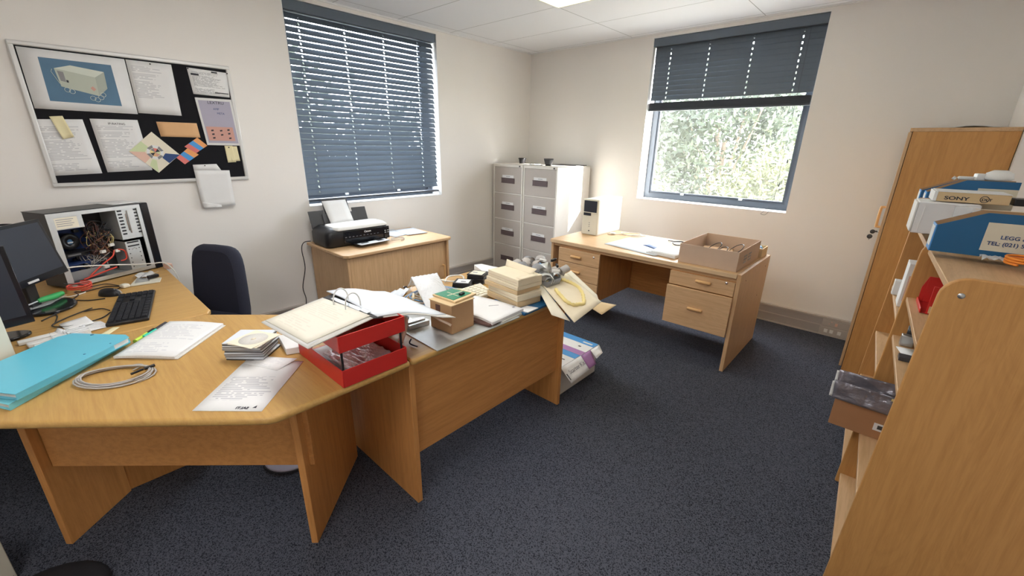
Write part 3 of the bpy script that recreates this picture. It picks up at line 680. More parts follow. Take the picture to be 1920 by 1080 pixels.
part('plastic_sleeve', MB().lathe([(.040, .012), (.048, .05), (.056, .075), (.054, .062), (.047, .04)], (.722, -.503, 1.3145), 9), 'dark_grey', pt)
solo('cardboard_sheet', MB().grid([(.05, -.52, 1.3148), (.50, -.50, 1.3148), (.50, -.12, 1.3148), (.05, -.10, 1.3148)], 2, 2, .004), 'cab_body', 'thin cream tray lying on top of the left filing cabinet', 'tray')
solo('crumpled_wrapper', MB().lathe([(.001, 0), (.03, .004), (.022, .018), (.001, .024)], (.56, -.60, 1.3145), 7), 'clear_milky', 'small crumpled white wrapper on the front edge of the right filing cabinet', 'wrapper')
solo('scissors', MB().tube([(.60, -.58, 1.321), (.70, -.585, 1.321)], .004, 6).tube([(.60, -.60, 1.319), (.70, -.575, 1.319)], .004, 6).tube(spline([(.60, -.58, 1.32), (.575, -.57, 1.32), (.565, -.585, 1.32), (.585, -.595, 1.32)], 4, True), .003, 6), 'steel', 'steel scissors beside the pot on the right filing cabinet', 'scissors')
solo('dark_folder', MB().bb(.60, .95, -.30, -.08, 1.315, 1.322), 'dark_grey', 'thin dark folder at the back of the right filing cabinet top', 'folder')

# ================================================================== PEDESTAL DESK under the right window
pd = thing('pedestal_desk', 'light oak pedestal desk with two drawer units under the right window', 'desk', (2.25, -.93, 0))
wt(MB().bb(1.435, 3.008, -1.345, -.545, .697, .730), 'desk_top', 'beech_x', pd, .004)
part('top_edging', MB().bb(1.436, 3.007, -1.3505, -1.345, .699, .728), 'edge', pd, .002)
part('side_panel', MB().bb(3.009, 3.034, -1.343, -.548, 0, .729), 'beech_z', pd, .002)
part('side_panel', MB().bb(1.438, 1.463, -1.335, -.555, 0, .696), 'beech_z', pd, .002)
part('modesty_panel', MB().bb(1.464, 3.008, -.70, -.682, .222, .696), 'panel_x', pd)
part('apron_rail', MB().bb(1.464, 3.008, -1.325, -1.305, .672, .6965), 'beech_x', pd)
part('fixing_cap', MB().cyl((3.034, -.75, .44), .004, .0015, 8, Matrix.Rotation(R(90), 4, 'Y')).cyl((3.034, -1.20, .66), .004, .0015, 8, Matrix.Rotation(R(90), 4, 'Y')).cyl((3.034, -.66, .66), .004, .0015, 8, Matrix.Rotation(R(90), 4, 'Y')), 'ink_brown', pd)
def drawer(x0, x1, z0, z1, hx, lock=False, y=-1.343, hz=None):
    d = part('drawer', MB().bb(x0, x1, y - .0, y + .018, z0, z1), 'beech_x', pd, .003)
    hz = hz or (z0 + z1) / 2
    part('handle', MB().box((hx, y - .011, hz), (.108, .020, .022)), 'handle_wood', d, .008)
    if lock: part('lock', MB().cyl((x1 - .055, y, hz + .028), .009, .004, 14, Matrix.Rotation(R(90), 4, 'X')), 'chrome', d)
part('drawer_carcass', MB().bb(1.535, 1.945, -1.323, -.72, .24, .670), 'panel_z', pd)
drawer(1.530, 1.952, .548, .668, 1.72, True); drawer(1.530, 1.952, .400, .545, 1.72); drawer(1.530, 1.952, .236, .397, 1.72)
part('drawer_carcass', MB().bb(2.560, 3.006, -1.323, -.72, .275, .670), 'panel_z', pd)
drawer(2.556, 3.006, .566, .667, 2.80, True, hz=.628)
drawer(2.552, 3.008, .268, .562, 2.78, y=-1.362, hz=.42)

# white computer tower on that desk
wt_ = thing('computer_tower', 'white computer tower standing at the filing-cabinet end of the pedestal desk', 'computer', (1.60, -.74, .730), R(-4))
part('case', MB().bb(1.505, 1.672, -.935, -.52, .736, 1.062), 'white_plastic', wt_, .006)
fp = MB().bb(1.503, 1.674, -.958, -.9355, .733, 1.064)
part('front_bezel', fp, 'cream_plastic', wt_, .008, seg=3)
part('drive_bay', MB().bb(1.520, 1.658, -.962, -.957, .945, 1.050).bb(1.520, 1.600, -.963, -.957, .912, .938), 'screen', wt_, .003)
part('bay_lip', MB().bb(1.515, 1.663, -.966, -.958, .940, .945), 'cream_plastic', wt_)
for k in range(3): part('indicator', MB().bb(1.582, 1.592, -.961, -.958, .845 - k * .018, .850 - k * .018), 'mid_grey', wt_)
part('power_button', MB().cyl((1.588, -.958, .772), .006, .003, 12, Matrix.Rotation(R(90), 4, 'X')), 'dark_grey', wt_)
part('foot_strip', MB().bb(1.51, 1.668, -.93, -.53, .7305, .736), 'cream_plastic', wt_)
cable('white_cable', 'tangled white cable on the pedestal desk beside the white tower', [(1.69, -.78, .735), (1.74, -.80, .74), (1.80, -.72, .736), (1.88, -.70, .735), (1.95, -.62, .736), (1.90, -.56, .738), (1.82, -.60, .736), (1.78, -.68, .744), (1.86, -.74, .742), (1.96, -.70, .735), (1.99, -.60, .735)], .004, 'cable_white')
solo('power_adapter', MB().box((1.735, -.765, .740), (.05, .035, .018), .5), 'cable_white', 'small white plug at the end of the white cable on the pedestal desk', 'plug', bevel=.004)
solo('paper_sheet', MB().grid([(1.896, -1.19, .7315), (2.40, -1.29, .7315), (2.44, -.99, .7315), (1.93, -.78, .7315)], 8, 6, .0015, lambda u, v: .003 * math.sin(5 * u + 2 * v) ** 2), 'paper_blue', 'large white drawing sheet spread on the middle of the pedestal desk', 'paper')
for k in range(3):
    a = .02 * k
    solo('stapled_report', MB().grid([(2.30 + a, -1.23, .7345 + .007 * k), (2.545, -1.265, .7345 + .007 * k), (2.565, -1.02, .7345 + .007 * k), (2.30 + a, -1.03 + a, .7345 + .007 * k)], 4, 4, .006, lambda u, v: .002 * u * v), 'paper',
         ('lowest', 'middle', 'topmost')[k] + ' of three white reports stacked against the open carton', 'report', 'reports beside the carton')
solo('photo_strip', MB().grid([(2.16, -1.00, .736), (2.34, -1.10, .736), (2.37, -1.04, .736), (2.19, -.94, .736)], 4, 2, .001), 'navy', 'dark blue printed strip on the white drawing sheet', 'card')
cable('black_lead', 'short dark lead lying behind the reports on the pedestal desk', [(2.24, -.66, .736), (2.30, -.70, .745), (2.36, -.64, .742), (2.42, -.72, .738), (2.36, -.80, .738), (2.32, -.74, .75), (2.42, -.66, .745), (2.50, -.72, .738)], .005, 'dark_grey')
# open carton
oc = thing('open_carton', 'open pale brown cardboard carton on the right end of the pedestal desk', 'box', (2.78, -1.0, .730))
x0, x1, y0, y1, zt = 2.583, 2.985, -1.298, -.735, .868
part('carton_side', MB().bb(x0, x1, y0, y0 + .005, .7305, zt).bb(x0, x1, y1 - .005, y1, .7305, zt).bb(x0, x0 + .005, y0 + .005, y1 - .005, .7305, zt).bb(x1 - .005, x1, y0 + .005, y1 - .005, .7305, zt).bb(x0 + .005, x1 - .005, y0 + .005, y1 - .005, .7305, .736), 'kraft_pale', oc, .0015)
pm = MB()
for i in range(2):
    for j in range(3): pm.bb(x1, x1 + .0006, -1.16 + i * .11, -1.08 + i * .11, .765 + j * .022, .778 + j * .022)
part('printed_mark', pm, 'mid_grey', oc)
for k, (cx, cy) in enumerate(((2.72, -.96), (2.86, -.90), (2.80, -1.08))):
    cable('coiled_lead', ('left', 'right', 'front')[k] + ' black wire loop sticking up inside the open carton', [(cx + .05 * math.cos(t), cy + .05 * math.sin(t), .80 + .04 * math.sin(t + .8)) for t in [q * .5 for q in range(14)]], .003, 'black', group='wire loops in the carton')
solo('carton_contents', MB().box((2.74, -.95, .760), (.22, .3, .045), .2), 'kraft', 'flat brown packet lying on the bottom of the open carton', 'packet', bevel=.01)
sb = thing('small_carton', 'small tan tray box behind the open carton at the desk end', 'box', (2.94, -.64, .730))
part('carton_side', MB().bb(2.86, 3.005, -.728, -.722, .7305, .80).bb(2.86, 3.005, -.566, -.56, .7305, .80).bb(2.86, 2.866, -.722, -.566, .7305, .80).bb(2.999, 3.005, -.722, -.566, .7305, .80).bb(2.866, 2.999, -.722, -.566, .7305, .735), 'card_tan', sb, .001)
solo('blue_packet', MB().box((2.935, -.64, .775), (.09, .10, .06), .4), 'cable_blue', 'crumpled blue packet inside the small tan box', 'packet', bevel=.012)
solo('white_packet', MB().box((2.97, -.69, .77), (.04, .04, .06), .1), 'clear_milky', 'white plastic bundle inside the small tan box', 'packet', bevel=.01)

# ================================================================== TALL CUPBOARD and BOOKCASE (right wall)
tc_ = thing('tall_cupboard', 'tall oak cupboard in the right corner, its plain side facing the room', 'cupboard', (3.88, -.30, 0))
part('side_panel', MB().bb(3.660, 4.105, -.690, -.670, 0, 1.645), 'shelf_z', tc_, .0015)
part('side_panel', MB().bb(3.660, 4.105, -.062, -.042, 0, 1.645), 'shelf_z', tc_, .0015)
part('cupboard_top', MB().bb(3.645, 4.105, -.6905, -.042, 1.6455, 1.667), 'beech_y', tc_, .002)
part('back_panel', MB().bb(4.085, 4.104, -.669, -.063, .02, 1.644), 'panel_z', tc_)
dr = part('door', MB().bb(3.640, 3.657, -.689, -.368, .03, 1.643), 'beech_z', tc_, .002)
dr2 = part('door', MB().bb(3.640, 3.657, -.364, -.043, .03, 1.643), 'beech_z', tc_, .002)
dhandle(3.640, -.41, 1.02, 1.16, dr, -1)
k_ = part('lock', MB().cyl((3.640, -.42, .99), .008, -.01, 12, Matrix.Rotation(R(90), 4, 'Y')), 'chrome', dr)
solo('key_ring', MB().bb(3.617, 3.629, -.426, -.414, .983, .993).cyl((3.603, -.42, .985), .015, .006, 14, Matrix.Rotation(R(90), 4, 'X')).cyl((3.595, -.43, .950), .016, .006, 14, Matrix.Rotation(R(90), 4, 'X')).bb(3.594, 3.597, -.432, -.429, .925, .95), 'dark_grey', 'black headed keys hanging in the lock of the tall cupboard', 'keys')
solo('paper_bundle', MB().grid([(3.80, -.42, 1.668), (4.06, -.42, 1.668), (4.06, -.15, 1.668), (3.80, -.15, 1.668)], 6, 4, .006, lambda u, v: .02 * math.sin(math.pi * u) * (1 - v * .5)), 'paper', 'white papers lying on top of the tall cupboard', 'paper')

# open bookcase, slightly skewed off the wall; local frame: u along the front (towards camera), w depth
bk = thing('bookcase', 'long low oak bookcase with leaning divider panels along the right wall', 'bookcase', (3.90, -2.03, 0))
UV = Vector((.050, -1, 0)).normalized(); WV = Vector((1, .050, 0)).normalized()
ORG = Vector((3.776, -2.050, 0))
def K(u, w, z): return ORG + UV * u + WV * w + Vector((0, 0, z))
def kbox(mb, u0, u1, w0, w1, z0, z1):
    P = [K(u0, w0, z0), K(u0, w1, z0), K(u1, w1, z0), K(u1, w0, z0), K(u0, w0, z1), K(u0, w1, z1), K(u1, w1, z1), K(u1, w0, z1)]
    return mb.add(P, [(0, 1, 2, 3), (7, 6, 5, 4), (0, 3, 7, 4), (1, 5, 6, 2), (0, 4, 5, 1), (3, 2, 6, 7)])
def kpanel(u, th, w1, h, r=.06):
    prof = [(0, 0), (w1, 0), (w1, h)]
    # front edge leans back 0.036 over the height, rounded top corner
    tx = .030
    for k in range(7):
        a = R(90 + k * 15); prof.append((tx + r + .0 + r * math.cos(a), h - r + r * math.sin(a)))
    prof = [(p[0], p[1]) for p in prof]
    v = [K(u, p[0], p[1]) for p in prof] + [K(u + th, p[0], p[1]) for p in prof]; n = len(prof)
    return MB().add(v, [tuple(range(n)), tuple(reversed(range(n, 2 * n)))] + [(i, n + i, n + (i + 1) % n, (i + 1) % n) for i in range(n)])
DB = .455
part('side_panel', kpanel(.655, .020, DB, 1.205), 'shelf_z', bk, .003)
part('divider_panel', kpanel(0, .018, DB + .02, 1.205), 'shelf_z', bk, .003)
part('side_panel', kpanel(-.690, .018, DB + .04, 1.205), 'shelf_z', bk, .003)
part('back_panel', kbox(MB(), -.68, .66, DB - .008, DB, .0, 1.19), 'shelf_z', bk)
for (u0, u1, zs) in ((.019, .654, (.055, .365, .795, .965)), (-.671, -.001, (.055, .30, .575, .845))):
    for z in zs:
        part('shelf', kbox(MB(), u0, u1, .010 + .024 * z, DB - .009, z - .018, z), 'beech_y', bk, .002)
part('top_shelf', kbox(MB(), -.671, .654, .050, DB - .009, 1.150, 1.172), 'beech_y', bk, .002)
part('plinth', kbox(MB(), .019, .654, .02, .036, 0, .036), 'beech_y', bk)
part('fixing_cap', MB().cyl(K(.6755, .075, 1.155), .008, .0015, 12, Matrix.Rotation(R(90), 4, 'X')), 'steel', bk)
# magazine files / boxes on the bookcase top
def magfile(u, label, z=1.173, w0=-.03, lab=True, th=.085, hh=.165, L=.30, lowf=.075):
    T = thing('magazine_file', label, 'file box', tuple(K(u, .12, z)), group='blue cardboard magazine files')
    prof = [(w0, 0), (w0 + L, 0), (w0 + L, hh), (w0 + .11, hh), (w0, lowf)]
    def side(uu, t, pf, grow=0):
        v = [K(uu, p[0], z + p[1]) for p in pf] + [K(uu + t, p[0], z + p[1]) for p in pf]; n = len(pf)
        return MB().add(v, [tuple(range(n)), tuple(reversed(range(n, 2 * n)))] + [(i, n + i, n + (i + 1) % n, (i + 1) % n) for i in range(n)])
    part('file_side', side(u, .003, prof), 'bluecard', T); part('file_side', side(u + th - .003, .003, prof), 'bluecard', T)
    part('file_lining', side(u + .003, .0025, [(p[0], p[1] + .0) for p in prof]), 'kraft', T)
    part('file_base', kbox(MB(), u + .0055, u + th - .003, w0, w0 + L, z, z + .003), 'bluecard', T)
    part('file_front', kbox(MB(), u + .0055, u + th - .0035, w0 - .003, w0, z, z + lowf), 'skyblue', T)
    part('front_label', kbox(MB(), u + .015, u + th - .015, w0 - .0042, w0 - .003, z + .015, z + lowf - .008), 'paper', T)
    if lab: part('side_label', kbox(MB(), u + th, u + th + .0006, w0 + (.118 if hh < .2 else .15), w0 + L, z + .022 + (hh - .145), z + .115 + (hh - .145)), 'palelabel', T)
    return T

ZT = 1.196
# front file
def qside(T, name, m, u, t, prof, z):
    v = [K(u, p[0], z + p[1]) for p in prof] + [K(u + t, p[0], z + p[1]) for p in prof]; n = len(prof)
    return part(name, MB().add(v, [tuple(range(n)), tuple(reversed(range(n, 2 * n)))] + [(i, n + i, n + (i + 1) % n, (i + 1) % n) for i in range(n)]), m, T)
mf = magfile(.118, 'blue file box with a large cream address label at the near bookcase end', ZT, w0=.030, th=.102, hh=.145, L=.255, lowf=.092)
text('LEGG & W', (*K(.2210, .186, ZT + .064),), tuple(WV), (0, 0, 1), .017, 'navy', mf, sx=1.05, bold=.0003)
text('TEL: (021) 511', (*K(.2210, .160, ZT + .042),), tuple(WV), (0, 0, 1), .017, 'navy', mf, sx=1.0, bold=.0003)
part('tape', kbox(MB(), .113, .1175, .07, .115, ZT + .108, ZT + .15), 'clear', mf)
part('edge_trim', kbox(MB(), .1175, .1215, .12, .285, ZT + .1452, ZT + .147), 'card_cream', mf)
m2 = magfile(-.445, 'blue file box with a cream label standing behind the two cartons', ZT, w0=.022, th=.10, hh=.222, L=.265, lowf=.165)
m3 = magfile(-.55, 'farthest blue file box on the bookcase, mostly hidden by the next', ZT, w0=.010, th=.10, hh=.216, L=.27, lowf=.165)
solo('gift_chips', MB().box(K(-.39, .17, ZT + .236), (.03, .03, .028), .4).box(K(-.39, .13, ZT + .229), (.05, .02, .014), .2).tube([K(-.39, .10, ZT + .224), K(-.39, .09, ZT + .23)], .008, 6), 'white_plastic', 'small white plastic plug pieces lying on top of the blue file boxes', 'plug parts', bevel=.004)
solo('plastic_spool', MB().lathe([(.001, 0), (.035, 0), (.045, .008), (.040, .03), (.02, .042), (.001, .042)], K(-.39, .225, ZT + .224), 18), 'white_plastic', 'white rounded plastic piece on the blue file boxes at the frame edge', 'plastic part')
# white carton and tan carton
wc = thing('white_carton', 'scuffed white carton jutting over the front edge of the bookcase top', 'box', tuple(K(-.20, .06, 1.206)))
part('carton', kbox(MB(), -.30, -.125, -.010, .17, 1.2062, 1.335), 'paper', wc, .004)
part('end_flap', kbox(MB(), -.29, -.124, -.0165, -.0105, 1.212, 1.332).add([K(-.1245, .008, 1.215), K(-.1245, .010, 1.317), K(-.1235, .012, 1.317), K(-.1235, .010, 1.215)], [(0, 1, 2, 3)]), 'white_plastic', wc, .001)
part('brown_inner_edge', kbox(MB(), -.30, -.296, .0, .17, 1.3355, 1.338), 'kraft', wc)
sy = thing('tan_carton', 'flat tan carton with SONY lettering lying on the white carton', 'box', tuple(K(-.22, .13, 1.3385)))
part('carton', kbox(MB(), -.34, -.168, .035, .245, 1.3385, 1.376), 'card_tan', sy, .0015)
part('white_edge', kbox(MB(), -.342, -.1665, .030, .040, 1.3386, 1.3765), 'paper', sy)
part('white_edge', kbox(MB(), -.342, -.166, .036, .245, 1.3762, 1.3785), 'paper', sy)
text('SONY', (*K(-.1675, .062, 1.3475),), tuple(WV), (0, 0, 1), .0185, 'ink', sy, sx=1.45, bold=.0005)
text('DLT', (*K(-.1675, .168, 1.3500),), tuple(WV), (0, 0, 1), .013, 'ink', sy, sx=1.2, bold=.0004)
part('tape_logo_ring', MB().tube([K(-.1672, .176 + .012 * math.cos(t), 1.3555 + .012 * math.sin(t)) for t in [k * math.pi / 8 for k in range(16)]], .0012, 4, closed=True), 'ink', sy)
solo('black_adapter', kbox(MB(), -.25, -.17, .255, .30, 1.3385, 1.365), 'black', 'black adapter partly visible right of the tan carton', 'adapter', bevel=.004)
for k in range(3):
    cable('orange_cable', ('lower', 'middle', 'upper')[k] + ' turn of coiled orange cable on the bookcase top at the frame edge', [K(.30 + .05 * math.cos(t), .235 + .035 * math.sin(t) , ZT + .006 + .008 * k) for t in [q * .45 + k for q in range(14)]], .0038, 'orange_cable', group='orange cable turns')
solo('plastic_bag', MB().grid([K(.30, .15, ZT + .001), K(.30, .205, ZT + .001), K(.245, .22, ZT + .001), K(.245, .15, ZT + .001)], 6, 6, .001, lambda u, v: .012 * abs(math.sin(7 * u + 4 * v))), 'clear_milky', 'small clear plastic bag in front of the labelled blue file box', 'plastic bag')

# near bay contents
rb = thing('parts_bin', 'red plastic parts bin on the upper bookcase shelf', 'storage bin', tuple(K(.2, .12, .966)))
SZ = .966
def rbb(name, u0, u1, w0, w1, z0, z1, m='red', b=.0015): return part(name, kbox(MB(), u0, u1, w0, w1, z0, z1), m, rb, b)
rbb('bin_wall', .06, .064, .075, .24, SZ, SZ + .105); rbb('bin_wall', .226, .23, .075, .24, SZ, SZ + .105); rbb('bin_wall', .064, .226, .236, .24, SZ, SZ + .105)
rbb('bin_floor', .064, .226, .062, .236, SZ, SZ + .004, 'red_dark')
rbb('front_lip', .06, .23, .058, .062, SZ, SZ + .018)
part('bin_cheek', MB().add([K(.06, .062, SZ), K(.06, .0748, SZ), K(.06, .0748, SZ + .105), K(.06, .062, SZ + .06), K(.064, .062, SZ), K(.064, .0748, SZ), K(.064, .0748, SZ + .105), K(.064, .062, SZ + .06)], [(0, 1, 2, 3), (7, 6, 5, 4), (0, 4, 5, 1), (2, 6, 7, 3), (1, 5, 6, 2), (3, 7, 4, 0)]), 'red', rb)
part('card_slip', kbox(MB(), .2302, .232, .08, .20, SZ + .004, SZ + .03), 'card_tan', rb)
solo('plug_adapter', kbox(MB(), .10, .19, .10, .20, SZ + .005, SZ + .06).cyl(K(.12, .12, SZ + .06), .006, .028, 10).cyl(K(.165, .13, SZ + .06), .006, .028, 10), 'pale_pink', 'pinkish plug adapter with two upright pins inside the red parts bin', 'adapter', bevel=.006)
S2 = .796
solo('marker_pen', MB().cyl(K(.10, .07, S2), .010, .075, 12).cyl(K(.10, .07, S2 + .075), .007, .03, 12), 'black', 'black upright bottle on the second bookcase shelf', 'bottle')
solo('small_case', kbox(MB(), .115, .145, .045, .085, S2, S2 + .045), 'steel', 'small silver box beside the black bottle on the second bookcase shelf', 'box', bevel=.003)
solo('paper_slip', MB().grid([K(.17, .035, S2 + .001), K(.30, .06, S2 + .001), K(.27, .14, S2 + .001), K(.16, .10, S2 + .001)], 2, 2, .0008), 'paper', 'white triangular slip of paper on the second bookcase shelf', 'paper')
solo('relay_module', kbox(MB(), .27, .315, .038, .075, S2, S2 + .014), 'dark_grey', 'small dark grey module lying at the front of the second bookcase shelf', 'module', bevel=.001)
solo('dark_pouch', kbox(MB(), .30, .38, .12, .17, S2 + .0, S2 + .03), 'ink_brown', 'dark brown pouch further in on the second bookcase shelf', 'pouch', bevel=.006)
# carton with antistatic bags jutting out of the lower shelf
S4 = .366
lc = thing('low_carton', 'flat brown carton jutting from a low bookcase shelf into the room', 'box', (3.78, -2.15, S4))
def cb(name, x0, x1, y0, y1, z0, z1, m, b=.001, q=None): return part(name, MB().bb(x0, x1, y0, y1, z0, z1), m, q or lc, b)
CX0, CX1, CY0, CY1 = 3.688, 4.00, -2.205, -2.085
cb('carton_side', CX0, CX1, CY0, CY0 + .004, S4, .490, 'kraft_dark'); cb('carton_side', CX0, CX1, CY1 - .004, CY1, S4, .490, 'kraft_dark')
cb('carton_side', CX0, CX0 + .004, CY0 + .004, CY1 - .004, S4, .490, 'kraft_dark'); cb('carton_side', CX1 - .004, CX1, CY0 + .004, CY1 - .004, S4, .490, 'kraft_dark')
cb('carton_base', CX0 + .004, CX1 - .004, CY0 + .004, CY1 - .004, S4, S4 + .004, 'kraft')
cb('carton_flap', CX0 + .06, CX1 - .01, CY0 + .005, CY0 + .03, .487, .4905, 'card_tan')
cb('barcode_label', 3.835, 3.875, CY0 - .0008, CY0, .405, .440, 'paper'); cb('barcode', 3.848, 3.864, CY0 - .0014, CY0 - .0008, .414, .432, 'dark_grey')
def wrink(a, b, s): return lambda u, v: a * math.sin(9 * u + s) * math.cos(6 * v + 2 * s) + b * math.sin(23 * u * v + s)
for k, (z, dx, lb) in enumerate(((.494, 0, 'lower silver-grey antistatic bag on the brown shelf carton'), (.535, .004, 'upper silver-grey antistatic bag on the brown shelf carton'))):
    T = thing('antistatic_bag', lb, 'plastic bag', (3.80, -2.15, z), group='antistatic bags on the low carton')
    yb = CY0 - .004 + .03 * k
    mb = MB(); x0, x1 = 3.676 + dx, 3.99
    mb.grid([(x0, yb, z), (x1, yb, z), (x1, yb + .01, z + .085), (x0 - .006, yb + .01, z + .080)], 22, 8, .002, wrink(.004, .0025, k + 1))
    mb.grid([(x0 - .006, yb + .01, z + .080), (x1, yb + .01, z + .085), (x1, yb + .085, z + .03), (x0, yb + .085, z + .03)], 22, 8, .002, wrink(.003, .002, k + 3))
    part('bag', mb, 'antistatic', T)
    part('boxed_card', MB().box(((x0 + x1) / 2 + .03, yb + .05, z + .025), (.24, .06, .05)), 'dark_grey', T, .006)
    part('seal_strip', MB().grid([(x0 - .012, yb + .006, z + .004), (x0 - .001, yb + .004, z + .004), (x0 - .004, yb + .012, z + .074), (x0 - .013, yb + .012, z + .074)], 2, 6, .0015, wrink(.001, .001, 1)), 'white_plastic', T)
    part('yellow_sticker', MB().box((3.685 if k else 3.866, yb - .003, z + (.072 if k == 0 else .01)), (.010, .002, .010)), 'yellow', T)
# far bay contents
F1 = .846
bx = thing('white_carton', 'white and pink carton standing in the far bay of the bookcase', 'box', tuple(K(-.28, .08, F1)))
part('carton', kbox(MB(), -.36, -.25, .035, .16, F1, F1 + .205), 'paper', bx, .002)
part('pink_face', kbox(MB(), -.2495, -.2485, .045, .15, F1 + .03, F1 + .15), 'pale_pink', bx)
solo('switch_box', kbox(MB(), -.50, -.46, .02, .07, F1, F1 + .075), 'white_plastic', 'small white box on the far bay shelf in front of the pink and white carton', 'box', bevel=.003)
solo('paper_slip', MB().grid([K(-.56, .03, .301), K(-.44, .03, .301), K(-.44, .12, .301), K(-.56, .12, .301)], 3, 3, .001, lambda u, v: .01 * u), 'paper', 'white paper on the lowest visible far bay shelf of the bookcase', 'paper')

# ================================================================== OPEN COMPUTER on the left desk
TA = math.atan2(.90029, -.43528)      # direction of the open side, rear -> front
tw = thing('open_computer', 'black computer tower with its side off, cables and metal bays showing, against the left wall', 'computer', (.44, -4.385, DZ), TA)
# local: x along the side (0 rear .. .475 front), y: 0 = open side, +.185 = far side ; z up
TL, TD, TH = .478, .183, .415
def tp(name, mb, m, par=None, bevel=0, label=None): return part(name, mb, m, par or tw, bevel, label, world=False)
def L_(x0, x1, y0, y1, z0, z1): return MB().bb(x0, x1, y0, y1, z0, z1)
tp('case_shell', MB().bb(0, TL - .03, TD - .003, TD, .008, TH).bb(0, TL - .03, 0, TD, TH - .004, TH).bb(0, TL - .03, 0, TD, .008, .012).bb(0, .003, 0, TD, .012, TH - .004), 'dark_grey')
tp('top_panel', MB().bb(-.002, TL - .028, -.002, TD + .002, TH, TH + .003), 'black')
tp('chassis_rim', MB().bb(0, TL - .03, -.002, .004, TH - .022, TH - .002).bb(0, TL - .03, -.002, .004, .008, .030).bb(0, .028, -.002, .004, .03, TH - .02).bb(TL - .05, TL - .03, -.002, .004, .03, TH - .02), 'galv')
tp('chassis_floor', MB().bb(.004, TL - .035, .004, TD - .004, .0125, .016), 'galv')
tp('front_bezel', MB().bb(TL - .029, TL + .016, -.006, TD + .006, .0, TH + .004), 'gloss_black', bevel=.006)
ps = tp('power_supply', L_(.004, .155, .004, .150, TH - .092, TH - .006), 'galv', bevel=.002)
tp('rating_label', MB().bb(.030, .130, .002, .0039, TH - .086, TH - .028), 'cream_paper', ps)
lr = MB()
for k in range(4): lr.bb(.036, .112 - .01 * (k % 2), .0012, .002, TH - .040 - k * .011, TH - .037 - k * .011)
tp('label_print', lr, 'ink_grey', ps)
mbd = tp('motherboard', L_(.010, .255, TD - .016, TD - .010, .040, TH - .10), 'pcb_blue')
rr = random.Random(3); ch = MB()
for k in range(60):
    x, z = rr.uniform(.02, .24), rr.uniform(.05, TH - .12); ch.bb(x, x + rr.uniform(.005, .022), TD - .030 - rr.random() * .01, TD - .0165, z, z + rr.uniform(.004, .02))
tp('board_components', ch, 'dark_grey', mbd)
tp('heatsink', MB().lathe([(.04, 0), (.046, .004), (.046, .045), (.042, .05), (.015, .05), (.015, .044), (.001, .044)], (.125, TD - .02, .235), 24, Matrix.Rotation(R(90), 4, 'X')), 'black', mbd)
tp('fan_sticker', MB().cyl((.125, TD - .0642, .235), .017, .0012, 20, Matrix.Rotation(R(90), 4, 'X')), 'cable_blue', mbd)
tp('fan_sticker', MB().bb(.110, .140, TD - .0662, TD - .0656, .226, .233), 'paper', mbd)
tp('expansion_card', MB().bb(.012, .20, .06, TD - .02, .175, .179).bb(.03, .17, .075, .12, .155, .175), 'black')
tp('card_label', MB().bb(.075, .135, .0735, .0748, .162, .170), 'mid_grey')
tp('expansion_card', MB().bb(.012, .16, .05, TD - .02, .115, .118), 'pcb_blue')
tp('card_cover', MB().bb(.03, .20, .030, .034, .034, .085), 'mid_grey')
db = tp('drive_bay', MB().bb(.318, .440, .006, .010, TH - .200, TH - .012).bb(.318, .322, .010, .15, TH - .2, TH - .012).bb(.322, .440, .010, .15, TH - .200, TH - .196), 'galv')
sl_ = MB()
for k in range(8):
    z = TH - .035 - k * .0195; sl_.bb(.326, .348, .0045, .0062, z, z + .009); sl_.bb(.412, .434, .0045, .0062, z, z + .009)
tp('slot_grille', sl_, 'black', db)
tp('bay_rail', MB().tube([(.372, .003, TH - .165), (.374, .003, TH - .03)], .0032, 8).bb(.362, .367, .004, .006, TH - .15, TH - .05), 'chrome', db)
hb = tp('hard_drive_bay', MB().bb(.322, .405, .006, .010, .020, TH - .215).bb(.322, .326, .010, .12, .02, TH - .215).bb(.322, .405, .004, .007, TH - .255, TH - .251).bb(.322, .405, .004, .007, TH - .232, TH - .228), 'galv')
hs = MB()
for k in range(2): hs.bb(.332, .395, .0045, .0062, TH - .248 + k * .022, TH - .240 + k * .022)
for k in range(5): hs.cyl((.335, .006, .045 + k * .027), .003, .002, 8, Matrix.Rotation(R(90), 4, 'X')); hs.cyl((.390, .006, .045 + k * .027), .003, .002, 8, Matrix.Rotation(R(90), 4, 'X'))
tp('screw_holes', hs, 'black', hb)
tp('bay_handle', MB().tube([(.362 + .012 * math.cos(t), .004, .148 + .009 * math.sin(t)) for t in [k * math.pi / 8 for k in range(9)]], .0022, 6), 'chrome', hb)
def wires(name, m, n, x, z, sx, sz, r=.0022, seed=1, y0=.03, y1=.12, k=6):
    q = random.Random(seed); mb = MB()
    for i in range(n):
        pts = [(x + q.uniform(-sx, sx), q.uniform(y0, y1), z + q.uniform(-sz, sz)) for _ in range(k)]
        mb.tube(spline(pts, 7), r, 6)
    return tp(name, mb, m)
wires('wire_loom', 'ink_brown', 9, .225, .235, .055, .10, seed=4); wires('wire_loom', 'copper_brown', 5, .24, .20, .05, .08, seed=5, r=.002)
wires('wire_loom', 'yellow', 3, .235, .22, .06, .07, seed=8, r=.0015); wires('wire_loom', 'black', 7, .235, .27, .06, .08, seed=9)
wires('wire_loom', 'cable_grey', 4, .20, .12, .06, .05, seed=12, r=.0018)
tp('data_cable', MB().tube(spline([(.10, .02, .03), (.14, .02, .06), (.20, .02, .10), (.25, .02, .13), (.275, .03, .16), (.315, .02, .15), (.315, .02, .10), (.29, .03, .09)], 7), .004, 6).tube(spline([(.08, .012, .035), (.15, .012, .047), (.215, .012, .058), (.25, .012, .063)], 5), .0045, 6), 'red_cable')
